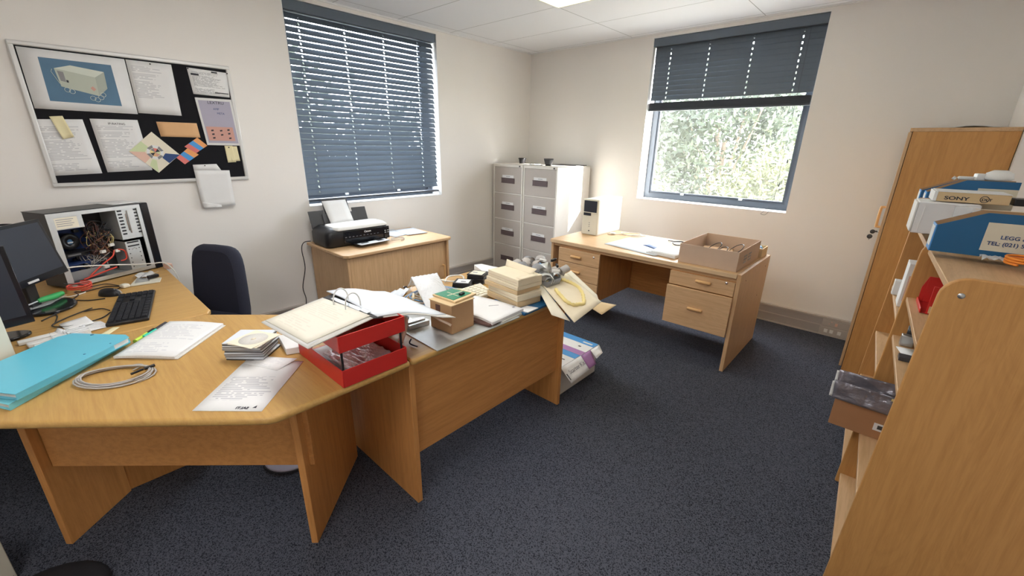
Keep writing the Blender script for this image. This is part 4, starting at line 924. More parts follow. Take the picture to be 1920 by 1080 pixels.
for cx, cz in ((.215, .165), (.265, .195), (.285, .155), (.21, .075)): tp('wire_connector', MB().box((cx, .03, cz), (.028, .012, .016), .3), 'cable_white')
for sx_ in (.02, .40): tp('foot', MB().bb(sx_, sx_ + .03, .02, TD - .02, 0, .008), 'black')
solo('paper_sheet', MB().grid([(.05, -4.20, 1.1495), (.26, -4.10, 1.1495), (.20, -3.97, 1.1495), (.05, -4.03, 1.1495)], 4, 4, .001), 'paper', 'white sheet lying on top of the open black computer tower', 'paper')
cable('power_cable', 'thick black cable looping behind the monitor to the open computer', [(.33, -4.50, 1.09), (.40, -4.56, 1.10), (.45, -4.60, 1.05), (.40, -4.62, .95), (.30, -4.60, .80), (.20, -4.6, .735)], .006, 'black')
cable('white_cable', 'long white cable draped across the open computer and down the desk end', [(.52, -4.43, .86), (.50, -4.34, .865), (.40, -4.18, .825), (.36, -4.08, .80), (.33, -4.00, .785), (.33, -3.94, .775), (.42, -3.91, .72), (.45, -3.905, .60)], .004, 'cable_white')
solo('red_plug', MB().box((.30, -3.925, .748), (.05, .03, .035), .4), 'pale_pink', 'pink connector behind the front corner of the open computer', 'connector', bevel=.006)

# ------------------------------------------------------------------ monitors
def monitor(name, label, org, ang, w, h, tilt, z0, base, stand_back=.05, ux=True):
    """org: lower right corner as seen from the front; ang: direction from the right corner to the left corner"""
    T = thing(name, label, 'monitor', (*base, DZ + .0005), ang)
    ox, oy = org
    d = Vector((math.cos(ang), math.sin(ang), 0)); nrm = Vector((-d.y, d.x, 0))     # nrm points toward the viewer side
    M = Matrix.Translation((ox, oy, z0)) @ Matrix(((d.x, -nrm.x, 0, 0), (d.y, -nrm.y, 0, 0), (0, 0, 1, 0), (0, 0, 0, 1))) @ Matrix.Rotation(-tilt, 4, 'X')
    def P(nm, mb, m, bevel=0, par=None):
        me = mb.mesh(nm); me.transform(M); me.flip_normals() if M.determinant() < 0 else None
        return link(nm, me, m, par or T, True, bevel)
    P('bezel', MB().bb(0, w, 0, .022, 0, h), 'gloss_black', .003)
    P('screen', MB().bb(.018, w - .018, -.0012, .0, .034, h - .016), 'screen')
    P('back_shell', MB().bb(.06, w - .06, .022, .05, .04, h - .04), 'black', .012)
    P('logo_badge', MB().bb(w * .43, w * .57, -.002, 0, .010, .020), 'alu')
    c = Vector((ox, oy, 0)) + d * (w / 2) - nrm * .035
    part('stand_neck', MB().box((c.x, c.y, (DZ + z0) / 2 + .03), (.06, .03, z0 - DZ + .05), ang), 'black', T, .004)
    part('stand_base', MB().prism([(base[0] + .13 * math.cos(t) * abs(math.cos(ang)) * 1.0 + .02 * math.cos(t), base[1] + .10 * math.sin(t)) for t in [k * math.pi / 14 for k in range(28)]], DZ + .001, DZ + .014), 'gloss_black', T, .004)
    return T
monitor('monitor', 'black widescreen monitor facing right in front of the open computer tower', (.536, -4.364), math.atan2(-.54, .84), .46, .285, R(11), .855, (.74, -4.47))
monitor('monitor', 'black monitor cut by the left frame edge, seen almost edge on', (1.165, -4.505), math.atan2(-.95, .31), .42, .32, R(6), .80, (1.10, -4.63))

# beige cases at the left frame edge
def slab_case(name, label, p, a, w, d, z0, z1):
    e = Vector((math.cos(a), math.sin(a))); f = Vector((math.cos(a - math.pi / 2), math.sin(a - math.pi / 2)))
    q = Vector(p); P = [q, q + e * w, q + e * w + f * d, q + f * d]
    T = thing(name, label, 'computer', (*((P[0] + P[2]) / 2), z0))
    part('case', MB().prism([tuple(k) for k in P], z0 + .001, z1), 'cream_plastic', T, .004)
    g = MB()
    part('seam', MB().prism([tuple(q + e * .01 - f * .0008), tuple(q + e * (w - .01) - f * .0008), tuple(q + e * (w - .01)), tuple(q + e * .01)], z0 + .02, z0 + .024), 'mid_grey', T)
    return T
slab_case('beige_case', 'pale cream computer case standing on the desk at the left frame edge', (1.402, -4.567), math.atan2(-.75, .66), .20, .10, DZ, 1.08)
slab_case('beige_case', 'cream case standing on the carpet in the bottom left corner under the desk', (1.640, -4.742), math.atan2(-.75, .66), .26, .12, 0, .30)

# ------------------------------------------------------------------ keyboard, mouse
ka = math.atan2(-4.147 + 4.257, .754 - 1.283)        # long axis from the near end away
kb = thing('keyboard', 'black keyboard lying on the left desk beside the mouse', 'keyboard', (1.02, -4.190, DZ), math.atan2(.11, -.53) )
KL, KW = .47, .150
part('case', MB().bb(-KL / 2, KL / 2, -KW / 2, KW / 2, .001, .016), 'black', kb, .004, world=False)
km = MB().box((0, 0, .0035), (.0162, .0165, .007)).mesh('key'); km.materials.append(MATS['black_matt']); kmm = None
blocks = [(-.222, .072, 14), (.085, .135, 3), (.152, .215, 4)]
for bi, (xa, xb, n) in enumerate(blocks):
    for j in range(6):
        if bi == 1 and j in (1, 3): continue
        nn = n if not (bi == 0 and j == 5) else 7
        for i in range(nn):
            if bi == 0 and j in (1, 2, 3) and i == n - 1: continue
            o = bpy.data.objects.new('key', km); COL.objects.link(o); o.parent = kb
            wd = (xb - xa) / nn
            o.location = (xa + wd * (i + .5), .058 - j * .0225 - (.004 if j else 0), .0161); o.scale = (wd / .0205, 1.12, 1)
ms = thing('mouse', 'black mouse with a silver side stripe at the far end of the keyboard', 'mouse', (.70, -4.245, DZ), R(35))
def dome(L, W_, Hh, n=14, m=8, z=0, taper=.15):
    mb = MB(); v = []; f = []
    for i in range(m + 1):
        p = i / m * math.pi / 2
        for j in range(n * 2):
            t = math.pi * j / n; x = math.cos(t); y = math.sin(t)
            v.append((L / 2 * x * math.cos(p) ** .6, W_ / 2 * y * math.cos(p) ** .6 * (1 - taper * x), z + Hh * math.sin(p)))
    N_ = n * 2
    for i in range(m):
        for j in range(N_): f.append((i * N_ + j, i * N_ + (j + 1) % N_, (i + 1) * N_ + (j + 1) % N_, (i + 1) * N_ + j))
    mb.add(v, f, True); mb.add(v[:N_], [tuple(reversed(range(N_)))]); return mb
part('shell', dome(.118, .064, .036, z=.002), 'black', ms, world=False)
part('side_stripe', MB().tube(spline([(-.045, .030, .014), (-.02, .034, .020), (.02, .032, .018), (.05, .020, .010)], 5), .0032, 6), 'alu', ms, world=False)
part('scroll_wheel', MB().cyl((.03, .004, .028), .010, .008, 14, Matrix.Rotation(R(90), 4, 'X')), 'dark_grey', ms, world=False)
# desk cables
def zc(pts, z=.734): return [(x, y, z) for x, y in pts]
cable('usb_cable', 'black cable running from the mouse toward the edge-on monitor', zc([(.76, -4.27), (.74, -4.33), (.66, -4.42), (.80, -4.46), (.92, -4.45), (1.02, -4.46)]), .0028, 'black', group='black cables on the left desk')
cable('usb_cable', 'black cable running from the keyboard in a loop over the left desk', zc([(1.00, -4.275), (.94, -4.30), (.93, -4.36), (.90, -4.33), (.98, -4.42), (1.06, -4.47), (1.12, -4.42), (1.10, -4.32), (1.03, -4.275)], .736), .0028, 'black', group='black cables on the left desk')
cable('usb_cable', 'black cable from the monitor past the red coil to the connector case', zc([(.60, -4.16), (.52, -4.24), (.55, -4.33), (.52, -4.37), (.60, -4.36), (.70, -4.40), (.82, -4.42), (.95, -4.50)], .735), .0028, 'black', group='black cables on the left desk')
cable('usb_cable', 'thin black cable hanging in front of the open computer', [(.57, -4.40, .80), (.52, -4.34, .77), (.50, -4.30, .745), (.46, -4.24, .736), (.56, -4.19, .736), (.60, -4.20, .734), (.66, -4.24, .735)], .0026, 'black', group='black cables on the left desk')
cable('network_cable', 'coiled red network cable in front of the monitor foot', [(.47 + .055 * math.cos(t) + .002 * t, -4.345 + .048 * math.sin(t), .737 + .0022 * t) for t in [k * .5 for k in range(32)]], .0042, 'red_cable')
cable('white_cable', 'short white cable end beside the red coil', zc([(.58, -4.42), (.60, -4.39), (.58, -4.35), (.56, -4.33)], .734), .003, 'cable_white')
# connector in its case right of the tower
hcs = thing('adapter_board', 'cream card holding a black connector in front of the open computer', 'adapter', (.47, -4.07, DZ))
part('card', MB().prism([(.60, -4.155), (.615, -4.02), (.53, -3.998), (.44, -4.10)], DZ + .001, DZ + .008), 'cream_plastic', hcs, .002)
part('metal_plate', MB().prism([(.57, -4.125), (.575, -4.06), (.50, -4.05), (.46, -4.10)], DZ + .0085, DZ + .012), 'steel', hcs)
part('connector', MB().box((.525, -4.035, DZ + .022), (.022, .055, .018), R(20)), 'black', hcs, .003)
part('cable_boot', MB().box((.595, -4.172, DZ + .012), (.04, .035, .02), R(20)), 'cream_plastic', hcs, .006)
solo('clear_bag', MB().grid([(.42, -4.12, DZ + .003), (.50, -4.08, DZ + .003), (.42, -3.99, DZ + .003), (.35, -4.04, DZ + .003)], 8, 8, .001, lambda u, v: .02 * abs(math.sin(5 * u + 3 * v))), 'clear_milky', 'crumpled clear bag between the open computer and the cream card', 'plastic bag')
# papers / slips
T = thing('paper_slip', 'white paper strips under the near end of the keyboard', 'paper', (1.15, -4.34, DZ), group='loose papers on the left desk')
part('page', MB().grid([(1.255, -4.385, DZ + .001), (1.215, -4.235, DZ + .001), (1.13, -4.245, DZ + .001), (1.09, -4.44, DZ + .001)], 5, 5, .001, lambda u, v: .004 * math.sin(6 * u)), 'print_hand', T)
part('page', MB().grid([(1.17, -4.43, DZ + .006), (1.16, -4.34, DZ + .006), (1.03, -4.36, DZ + .006), (1.06, -4.45, DZ + .006)], 4, 4, .001, lambda u, v: .004 * u), 'paper', T)
solo('sticky_note', MB().grid([(1.332, -4.350, DZ + .001), (1.356, -4.325, DZ + .001), (1.270, -4.268, DZ + .001), (1.248, -4.290, DZ + .001)], 3, 3, .0006), 'post_yellow', 'pale yellow note lying between the keyboard and the turquoise folders', 'note')
# screwdriver pack
sp = thing('screwdriver', 'green handled screwdriver in a clear pack on the monitor foot', 'screwdriver', (.68, -4.47, DZ + .015))
part('handle', MB().tube([(.715, -4.50, .768), (.70, -4.485, .768), (.66, -4.44, .766), (.62, -4.415, .764)], [.008, .013, .015, .012], 10), 'green', sp)
part('blade', MB().tube([(.715, -4.50, .768), (.80, -4.56, .768)], .004, 8), 'steel', sp)
part('clear_pack', MB().grid([(.82, -4.58, .748), (.74, -4.46, .748), (.60, -4.40, .748), (.66, -4.50, .748)], 6, 4, .001, wrink(.002, .002, 1)), 'clear', sp)
# connector packets at the near left
for k, (x, y, a, lb) in enumerate(((1.21, -4.50, .5, 'white connector strip in front of the edge-on monitor foot, farthest of three'), (1.26, -4.475, .52, 'white connector strip in front of the edge-on monitor foot, middle of three'), (1.305, -4.455, .5, 'white connector strip beside the turquoise folders, nearest of three'))):
    mb = MB().box((x, y, DZ + .009), (.035, .14, .014), a - .35)
    solo('connector_strip', mb, 'white_plastic', lb, 'connector', 'connector strips', bevel=.003)
solo('clear_bag', MB().grid([(1.35, -4.47, DZ + .003), (1.30, -4.38, DZ + .003), (1.16, -4.37, DZ + .003), (1.19, -4.48, DZ + .02)], 12, 10, .001, wrink(.010, .006, 2)), 'clear_milky', 'clear bag of small parts behind the turquoise folders', 'plastic bag')
for k in range(3):
    solo('blank_case', MB().box((1.235 + k * .022, -4.41 + k * .010, DZ + .014), (.016, .06, .026), .2), 'clear_milky', ('farthest', 'middle', 'nearest')[k] + ' of three small clear cases behind the turquoise folders', 'plastic case', 'small clear cases', bevel=.002)

# ================================================================== CORNER DESK ITEMS
def slabq(mb, P, z0, z1): return mb.prism(P, z0, z1)
# turquoise folders: lower and upper
for k, (Q, z, m, lb) in enumerate((
    ([(1.838, -4.582), (1.504, -4.262), (1.33, -4.40), (1.62, -4.70)], DZ + .001, 'turquoise_light', 'lower pale turquoise folder at the left end of the corner desk'),
    ([(1.833, -4.562), (1.61, -4.315), (1.560, -4.262), (1.52, -4.268), (1.355, -4.412), (1.36, -4.455), (1.60, -4.72)], DZ + .026, 'turquoise', 'upper turquoise folder with small holes in its cover'))):
    T = thing('folder', lb, 'folder', (1.6, -4.5, z), group='turquoise folders')
    c = Vector((sum(p[0] for p in Q) / len(Q), sum(p[1] for p in Q) / len(Q)))
    ins = [tuple(c + (Vector(p) - c) * .965) for p in Q]
    part('page_block', MB().prism(ins, z + .0016, z + .019), 'paper_edge', T)
    part('cover', MB().prism(Q, z + .0192, z + .0212), m, T, .0008); part('cover', MB().prism(Q, z, z + .0015), m, T)
    if Q[0][0] > 1.8:
        a, b = Vector(Q[0]), Vector(Q[1])
        part('spine', MB().add([(*a, z + .0015), (*b, z + .0015), (*b, z + .0192), (*a, z + .0192), (*(a + Vector((-.002, .002))), z + .0015), (*(b + Vector((-.002, .002))), z + .0015), (*(b + Vector((-.002, .002))), z + .0192), (*(a + Vector((-.002, .002))), z + .0192)], [(0, 1, 2, 3), (7, 6, 5, 4), (0, 4, 5, 1), (3, 2, 6, 7), (1, 5, 6, 2), (0, 3, 7, 4)]), m, T)
    if k: part('cover_hole', MB().cyl((1.63, -4.395, z + .0212), .004, .0005, 10).cyl((1.58, -4.32, z + .0212), .003, .0005, 10).cyl((1.43, -4.36, z + .0212), .006, .0005, 10), 'bluecard', T)
# white notebook
nt = thing('notepad', 'folded white notepad with faint handwriting on the corner desk', 'notepad', (1.6, -4.13, DZ))
part('pages', MB().grid([(1.635, -4.325, DZ + .004), (1.800, -4.168, DZ + .004), (1.572, -3.948, DZ + .004), (1.378, -4.108, DZ + .004)], 10, 6, .009, lambda u, v: .006 * math.sin(math.pi * min(1, u * 1.05)) * (.6 + .4 * u)), 'print_hand', nt)
part('pages', MB().grid([(1.628, -4.320, DZ + .001), (1.806, -4.160, DZ + .001), (1.578, -3.942, DZ + .001), (1.380, -4.100, DZ + .001)], 6, 6, .003), 'paper_edge', nt)
for k, (m, x, y, cap, lb) in enumerate((('lime', 1.500, -4.235, 'ink', 'lime highlighter beside the white notepad'), ('teal', 1.478, -4.205, 'ink', 'teal highlighter beside the white notepad'), ('black', 1.452, -4.185, 'ink', 'black marker beside the white notepad'))):
    a = R(140)
    T = thing('highlighter', lb, 'highlighter', (x, y, DZ), group='highlighters')
    d = Vector((math.cos(a), math.sin(a), 0)); s_ = Vector((x + .02, y - .012, DZ + .009))
    part('barrel', MB().tube([s_, s_ + d * .075], .0085, 10), m, T); part('cap', MB().tube([s_ + d * .0755, s_ + d * .115], .009, 10), cap, T)
# grey cable coil
cc = MB()
for k in range(5):
    ph_ = k * .35; ax, ay = .118 - .004 * k, .070 + .004 * (k % 2) - .003 * (k // 2)
    pts = []
    for t in [q * 2 * math.pi / 20 for q in range(20)]:
        lx, ly = ax * math.cos(t), ay * math.sin(t); ca, sa = math.cos(.86), math.sin(.86)
        pts.append((1.812 + .004 * math.sin(k * 2) + lx * ca - ly * sa, -4.338 + .004 * math.cos(k * 3) + lx * sa + ly * ca, DZ + .005 + .0025 * k + .003 * math.sin(t * 2 + ph_)))
    cc.tube(pts, .0030, 6, closed=True)
co = solo('coiled_cable', cc, 'cable_grey', 'coiled thin grey cable between the turquoise folders and the printed letter', 'cable')
part('connector', MB().tube([(1.845, -4.262, DZ + .018), (1.838, -4.232, DZ + .018)], .006, 8).tube([(1.855, -4.30, DZ + .016), (1.846, -4.265, DZ + .018)], .0045, 8), 'black', co)
part('loose_end', MB().tube(spline([(1.80, -4.29, DZ + .006), (1.78, -4.26, DZ + .006), (1.76, -4.27, DZ + .006), (1.755, -4.30, DZ + .006)], 5), .0025, 6), 'cable_grey', co)
# CD stack
e1 = Vector((2.048 - 1.941, -3.934 + 4.038)).normalized(); e2 = Vector((-e1.y, e1.x))
cb0 = Vector((1.941, -4.038)) + e2 * .0
def cdq(off, jit, w=.142, h=.125):
    a = R(jit); ee = Vector((e1.x * math.cos(a) - e1.y * math.sin(a), e1.x * math.sin(a) + e1.y * math.cos(a))); ff = Vector((-ee.y, ee.x))
    o = cb0 + Vector(off)
    return [tuple(o), tuple(o + ee * w), tuple(o + ee * w + ff * h), tuple(o + ff * h)]
cases = []
for k in range(7):
    z = DZ + .0005 + k * .0104; q = cdq((rnd.uniform(-.004, .004), rnd.uniform(-.004, .004)), rnd.uniform(-3, 3))
    T = thing('cd_case', ['clear CD case at the bottom of the stack', 'second CD case from the bottom of the stack', 'third CD case from the bottom of the stack', 'middle CD case of the stack of seven', 'third CD case from the top of the stack', 'second CD case from the top of the stack', 'top CD case of the stack under the two paper sleeves'][k], 'CD case', (q[0][0], q[0][1], z), group='stacked CD cases')
    part('case_tray', MB().prism(q, z, z + .0055), 'mid_grey' if k % 3 else 'dark_grey', T, .0008)
    part('case_lid', MB().prism(q, z + .0056, z + .0100), 'paper_blue', T, .0008)
for k in range(2):
    z = DZ + .0745 + .002 * k; q = cdq((.032 - .012 * k, .010), -14 - 8 * k, .125, .125)
    T = thing('cd_sleeve', ('lower', 'upper')[k] + ' cream paper disc sleeve on top of the CD stack', 'disc sleeve', (q[0][0], q[0][1], z), group='paper disc sleeves')
    part('sleeve', MB().prism(q, z, z + .0015), 'cream_paper', T)
    if k:
        c = (Vector(q[0]) + Vector(q[2])) / 2
        part('disc_window', MB().cyl((c.x, c.y, z + .0015), .050, .0004, 28), 'paper_edge', T); part('disc_window', MB().cyl((c.x, c.y, z + .0019), .009, .0003, 16), 'cream_paper', T)
# letter
le = thing('letter', 'printed white letter lying near the front edge of the corner desk', 'paper', (2.2, -4.02, DZ))
part('page', MB().grid([(2.232, -4.205, DZ + .001), (2.388, -4.059, DZ + .001), (2.160, -3.838, DZ + .001), (1.998, -3.985, DZ + .001)], 4, 6, .0006, lambda u, v: .001 * v), 'print_form', le)
text('SALTI', (2.345, -4.085, DZ + .0024), (-.73, -.68, 0), (-.70, .72, 0), .016, 'ink', le, bold=.0004)
part('logo_mark', MB().prism([(2.358, -4.065), (2.349, -4.073), (2.346, -4.058)], DZ + .0022, DZ + .0026), 'ink', le)
solo('note_slip', MB().grid([(2.02, -4.00, DZ + .003), (2.165, -3.935, DZ + .003), (2.135, -3.850, DZ + .003), (2.02, -3.925, DZ + .003)], 5, 5, .0006, lambda u, v: .006 * u * v), 'print_hand', 'small handwritten slip lying on the top of the printed letter', 'paper')
# small white box
solo('white_box', MB().prism([(2.062, -3.862), (2.085, -3.805), (1.975, -3.765), (1.905, -3.835)], DZ + .001, DZ + .028), 'paper', 'small white paper box between the CD stack and the red tray', 'box', bevel=.002)

# ------------------------------------------------------------------ red letter tray and binder
tr = thing('letter_tray', 'red two-tier letter tray on black posts at the desk corner', 'letter tray', (2.27, -3.69, DZ))
def tray(z0, z1, nm, x0=2.085, x1=2.447, y0=-3.822, y1=-3.566, t=.004):
    mb = MB()
    mb.bb(x0, x1, y0, y0 + t, z0, z1).bb(x0, x1, y1 - t, y1, z0, z1).bb(x1 - t, x1, y0 + t, y1 - t, z0, z1)
    mb.bb(x0, x1 - t, y0 + t, y1 - t, z0, z0 + .003)
    mb.bb(x0, x0 + t, y0 + t, y0 + .05, z0, z1 - .02).bb(x0, x0 + t, y1 - .05, y1 - t, z0, z1 - .02)
    return part(nm, mb, 'red', tr, .0015)
tray(DZ + .001, DZ + .066, 'lower_tray'); tray(.862, .922, 'upper_tray')
for x, y in ((2.434, -3.810), (2.434, -3.580), (2.12, -3.810), (2.12, -3.580)):
    part('post', MB().tube([(x, y, DZ + .012), (x, y, .905)], .0042, 8), 'black', tr)
solo('foil_sheet', MB().grid([(2.425, -3.770, DZ + .028), (2.425, -3.590, DZ + .028), (2.20, -3.600, DZ + .028), (2.20, -3.780, DZ + .028)], 30, 30, .001, lambda u, v: .004 * math.sin(17 * u + 5 * v) * math.sin(13 * v + 3 * u) + .005 * math.sin(31 * u * (1 + v))), 'foil', 'crumpled silver foil sheet in the lower red tray', 'foil')
solo('tray_paper', MB().grid([(2.438, -3.815, DZ + .006), (2.438, -3.572, DZ + .006), (2.10, -3.575, DZ + .006), (2.10, -3.815, DZ + .006)], 4, 4, .002), 'paper', 'white papers lining the lower red tray under the foil', 'paper')
solo('tray_paper', MB().grid([(2.43, -3.816, DZ + .020), (2.43, -3.775, DZ + .013), (2.12, -3.775, DZ + .013), (2.12, -3.816, DZ + .045)], 6, 3, .001), 'paper', 'curled white sheet leaning on the left wall of the lower red tray', 'paper')
bi = thing('binder', 'open lever arch binder with yellowed pages resting on the red tray', 'binder', (2.28, -3.70, .923))
A_, B_, C_, D_ = Vector((2.155, -3.952, .926)), Vector((2.075, -3.700, .930)), Vector((2.405, -3.668, .930)), Vector((2.470, -3.925, .926))
part('cover', MB().grid([A_, D_, C_, B_], 4, 4, .003), 'paper_edge', bi)
part('page', MB().grid([A_ + Vector((.004, .012, .004)), D_ + Vector((-.03, .01, .004)), C_ + Vector((-.02, 0, .004)), B_ + Vector((.02, -.004, .004))], 8, 8, .003, lambda u, v: .002 * math.sin(3 * u)), 'print_faint', bi)
part('page', MB().grid([A_ + Vector((.000, .004, .0032)), D_ + Vector((-.012, .004, .0032)), C_ + Vector((-.06, -.02, .0032)), B_ + Vector((.06, -.03, .0032))], 3, 3, .0008), 'paper', bi)
E_, F_, G_, H_ = Vector((2.035, -3.642, .934)), Vector((1.985, -3.370, .850)), Vector((2.432, -3.308, .842)), Vector((2.415, -3.632, .934))
part('cover', MB().grid([B_, C_, H_ + Vector((0, 0, -.008)), E_ + Vector((.01, 0, -.008))], 6, 2, .003), 'dark_grey', bi)
part('ring_mechanism', MB().box(((B_ + C_) / 2 + Vector((0, .015, .006))), (.24, .02, .006), math.atan2(.03, .33)).box(((B_ + C_) / 2 + Vector((0, .005, .008))), (.16, .01, .004), math.atan2(.03, .33)), 'steel', bi, .002)
def hmp(u, v): return .012 * math.sin(math.pi * min(1, v * 1.3)) + .004 * math.sin(5 * u)
part('cover', MB().grid([E_, H_, G_, F_], 8, 10, .0025, lambda u, v: hmp(u, v) - .004), 'paper_edge', bi)
part('page', MB().grid([E_ + Vector((-.005, -.02, .004)), H_ + Vector((-.002, -.02, .004)), G_ + Vector((-.04, -.02, .004)), F_ + Vector((0, 0, .004))], 10, 12, .003, hmp), 'paper_blue', bi)
for q in (.36, .60):
    c = B_ * (1 - q) + C_ * q
    part('ring', MB().tube([c + Vector((0, -.022 + .030 * (1 - math.cos(t)) * 1.0, .004 + .062 * math.sin(t) ** .7 if 0 < t < math.pi else .004)) for t in [k * math.pi / 14 for k in range(15)]], .0028, 8), 'alu', bi)

# ================================================================== RETURN DESK CLUTTER
solo('metal_sheet', MB().prism([(2.457, -3.432), (2.02, -3.415), (2.03, -2.94), (2.460, -2.93)], DZ + .0005, DZ + .004), 'galv', 'thin grey metal sheet lying on the return desk under the small brown box', 'metal sheet')
bb2 = thing('brown_box', 'small torn brown cardboard box on the grey metal sheet', 'box', (2.32, -3.24, DZ + .0045))
q = [(2.385, -3.292), (2.378, -3.158), (2.243, -3.170), (2.248, -3.303)]
part('carton', MB().prism(q, DZ + .005, .866), 'kraft', bb2, .0015)
part('lid_flap', MB().add([(2.388, -3.296, .8665), (2.381, -3.155, .8665), (2.240, -3.166, .8665), (2.245, -3.307, .8665), (2.388, -3.296, .870), (2.381, -3.155, .870), (2.240, -3.166, .870), (2.245, -3.307, .870)], [(3, 2, 1, 0), (4, 5, 6, 7), (0, 1, 5, 4), (1, 2, 6, 5), (2, 3, 7, 6), (3, 0, 4, 7)]), 'card_tan', bb2)
part('torn_hole', MB().box((2.300, -3.3005, .835), (.028, .002, .040), math.atan2(.011, .137)), 'ink_brown', bb2)
part('torn_flap', MB().grid([(2.262, -3.305, .822), (2.312, -3.301, .818), (2.308, -3.322, .826), (2.258, -3.326, .832)], 3, 3, .002), 'card_tan', bb2)
part('torn_edge', MB().grid([(2.250, -3.3045, .800), (2.386, -3.2945, .785), (2.388, -3.305, .780), (2.25, -3.316, .797)], 10, 2, .002, wrink(.002, .001, 3)), 'kraft_pale', bb2)
pf = thing('circuit_board', 'green circuit board in a pale wooden frame on top of the brown box', 'circuit board', (2.31, -3.22, .871))
fx = [(2.378, -3.265), (2.362, -3.125), (2.232, -3.150), (2.232, -3.275)]
fc = Vector((2.301, -3.204))
part('frame', MB().prism(fx, .871, .880), 'card_tan', pf, .001)
inn = [tuple(fc + (Vector(p) - fc) * .84 + Vector((-.006, -.004))) for p in fx]
part('board', MB().prism(inn, .8802, .8822), 'pcb', pf)
part('trace_gap', MB().bb(2.296, 2.302, -3.245, -3.155, .8823, .8828).bb(2.26, 2.34, -3.215, -3.211, .8823, .8828), 'card_cream', pf)
part('chip', MB().box((2.335, -3.19, .887), (.014, .026, .010), .2), 'black', pf)
# metal connector, cables in front of the box
solo('metal_connector', MB().box((2.200, -3.345, DZ + .016), (.045, .105, .022), R(-4)).box((2.19, -3.345, DZ + .030), (.025, .09, .006), R(-4)), 'steel', 'grey metal connector block lying on the metal sheet beside the red tray', 'connector', bevel=.002)
cable('dark_lead', 'dark cables tangled behind the red tray', [(2.12, -3.48, .742), (2.10, -3.42, .75), (2.16, -3.38, .76), (2.10, -3.33, .748), (2.05, -3.38, .742), (2.10, -3.44, .755), (2.18, -3.43, .742)], .004, 'dark_grey')
cable('pink_ribbon_cable', 'bundle of pale pink and white wires between the binder and the metal sheet', [(2.30, -3.50, .742), (2.27, -3.46, .77), (2.22, -3.42, .80), (2.17, -3.44, .78), (2.13, -3.47, .745)], .012, 'pale_pink')
solo('bracket', MB().tube(spline([(2.375, -3.47, .738), (2.33, -3.475, .738), (2.32, -3.46, .75)], 4), .003, 6), 'black', 'small black hook beside the right post of the red tray', 'hook')
# bubble bag
bg_ = thing('bubble_bag', 'white bubble-wrap bag standing between the binder and the brown box', 'bubble bag', (1.96, -3.10, .76))
part('bag', MB().grid([(2.13, -3.235, .765), (2.13, -3.075, .765), (1.865, -2.965, .835), (1.83, -3.115, .835)], 24, 24, .002, lambda u, v: .032 * math.sin(math.pi * v) * math.sin(math.pi * u) + .0022 * math.sin(40 * u) * math.sin(40 * v)).grid([(1.83, -3.115, .833), (1.865, -2.965, .833), (1.80, -2.95, .765), (1.77, -3.10, .765)], 12, 8, .002, wrink(.002, .002, 5)), 'clear_milky', bg_)
for k in range(5):
    rr_ = .115 - .012 * k
    cable('cable_coil', ('outermost', 'second', 'third', 'fourth', 'innermost')[k] + ' turn of blue and grey cable coiled behind the bubble bag', [(1.93 + rr_ * 1.05 * math.cos(t), -3.05 + rr_ * 1.45 * math.sin(t), .742 + .004 * k + .004 * math.sin(3 * t)) for t in [q_ * .35 for q_ in range(18)]], .0038, 'cable_blue' if k in (0, 2) else 'cable_grey', group='coiled cables on the return desk')
cable('grey_lead', 'stiff grey wires under the bubble bag beside the brown box', [(2.02, -3.33, .74), (2.08, -3.25, .75), (2.12, -3.18, .752), (2.14, -3.10, .745)], .006, 'cable_grey')
solo('wire_bundle', MB().tube([(1.90, -3.10, .76), (1.98, -3.16, .768)], .010, 7).tube([(1.93, -3.06, .765), (2.00, -3.13, .77)], .008, 7).tube([(1.88, -3.14, .758), (1.95, -3.19, .762)], .007, 7), 'card_cream', 'cream plug ends in the middle of the cable coil', 'plugs')
solo('white_bag', MB().grid([(1.79, -3.30, .742), (1.84, -3.20, .742), (1.74, -3.05, .742), (1.72, -3.18, .742)], 10, 8, .001, wrink(.012, .006, 4)), 'paper_blue', 'crumpled white plastic behind the cable coil', 'plastic bag')
solo('blue_print_card', MB().box((1.78, -3.36, .765), (.05, .10, .05), .3), 'paper_blue', 'small white and blue printed packet behind the binder pages', 'packet', bevel=.003)
# drives
def drive(label, x, y, z, a, m='black'):
    T = thing('disk_cartridge', label, 'disk cartridge', (x, y, z), a, group='stacked disk cartridges')
    part('shell', MB().bb(-.052, .052, -.048, .048, .0003, .0095), m, T, .0015, world=False)
    return T
names_a = ['bottom', 'middle', 'top']
for k in range(3):
    T = drive(names_a[k] + ' black cartridge of the nearer low stack on the return desk', 1.915, -2.815, DZ + .006 + k * .010, R(28 + 3 * k))
    if k == 2: part('label_card', MB().bb(-.038, .038, -.034, .034, .0096, .0102), 'paper', T, world=False); part('label_card', MB().bb(-.012, .018, -.02, .0, .0103, .0106), 'ink_grey', T, world=False)
solo('green_tray', MB().box((1.92, -2.82, DZ + .003), (.11, .10, .005), R(28)), 'pale_green', 'pale green plate under the nearer cartridge stack', 'plate')
for k in range(5):
    T = drive(('bottom', 'second', 'middle', 'fourth', 'top')[k] + ' black cartridge of the farther tall stack on the return desk', 1.905, -2.690, DZ + .001 + k * .012, R(25 + 4 * (k % 2)))
    if k == 4: part('label_card', MB().bb(-.040, .040, -.038, .036, .0096, .0102), 'cream_paper', T, world=False); part('label_card', MB().bb(-.03, .0, -.010, .006, .0103, .0106), 'ink_grey', T, world=False)
solo('white_booklet', MB().prism([(1.88, -2.62), (1.99, -2.56), (1.90, -2.48), (1.74, -2.50), (1.72, -2.55)], DZ + .001, DZ + .045), 'paper', 'white booklet pile at the back corner of the return desk', 'booklet', bevel=.002)
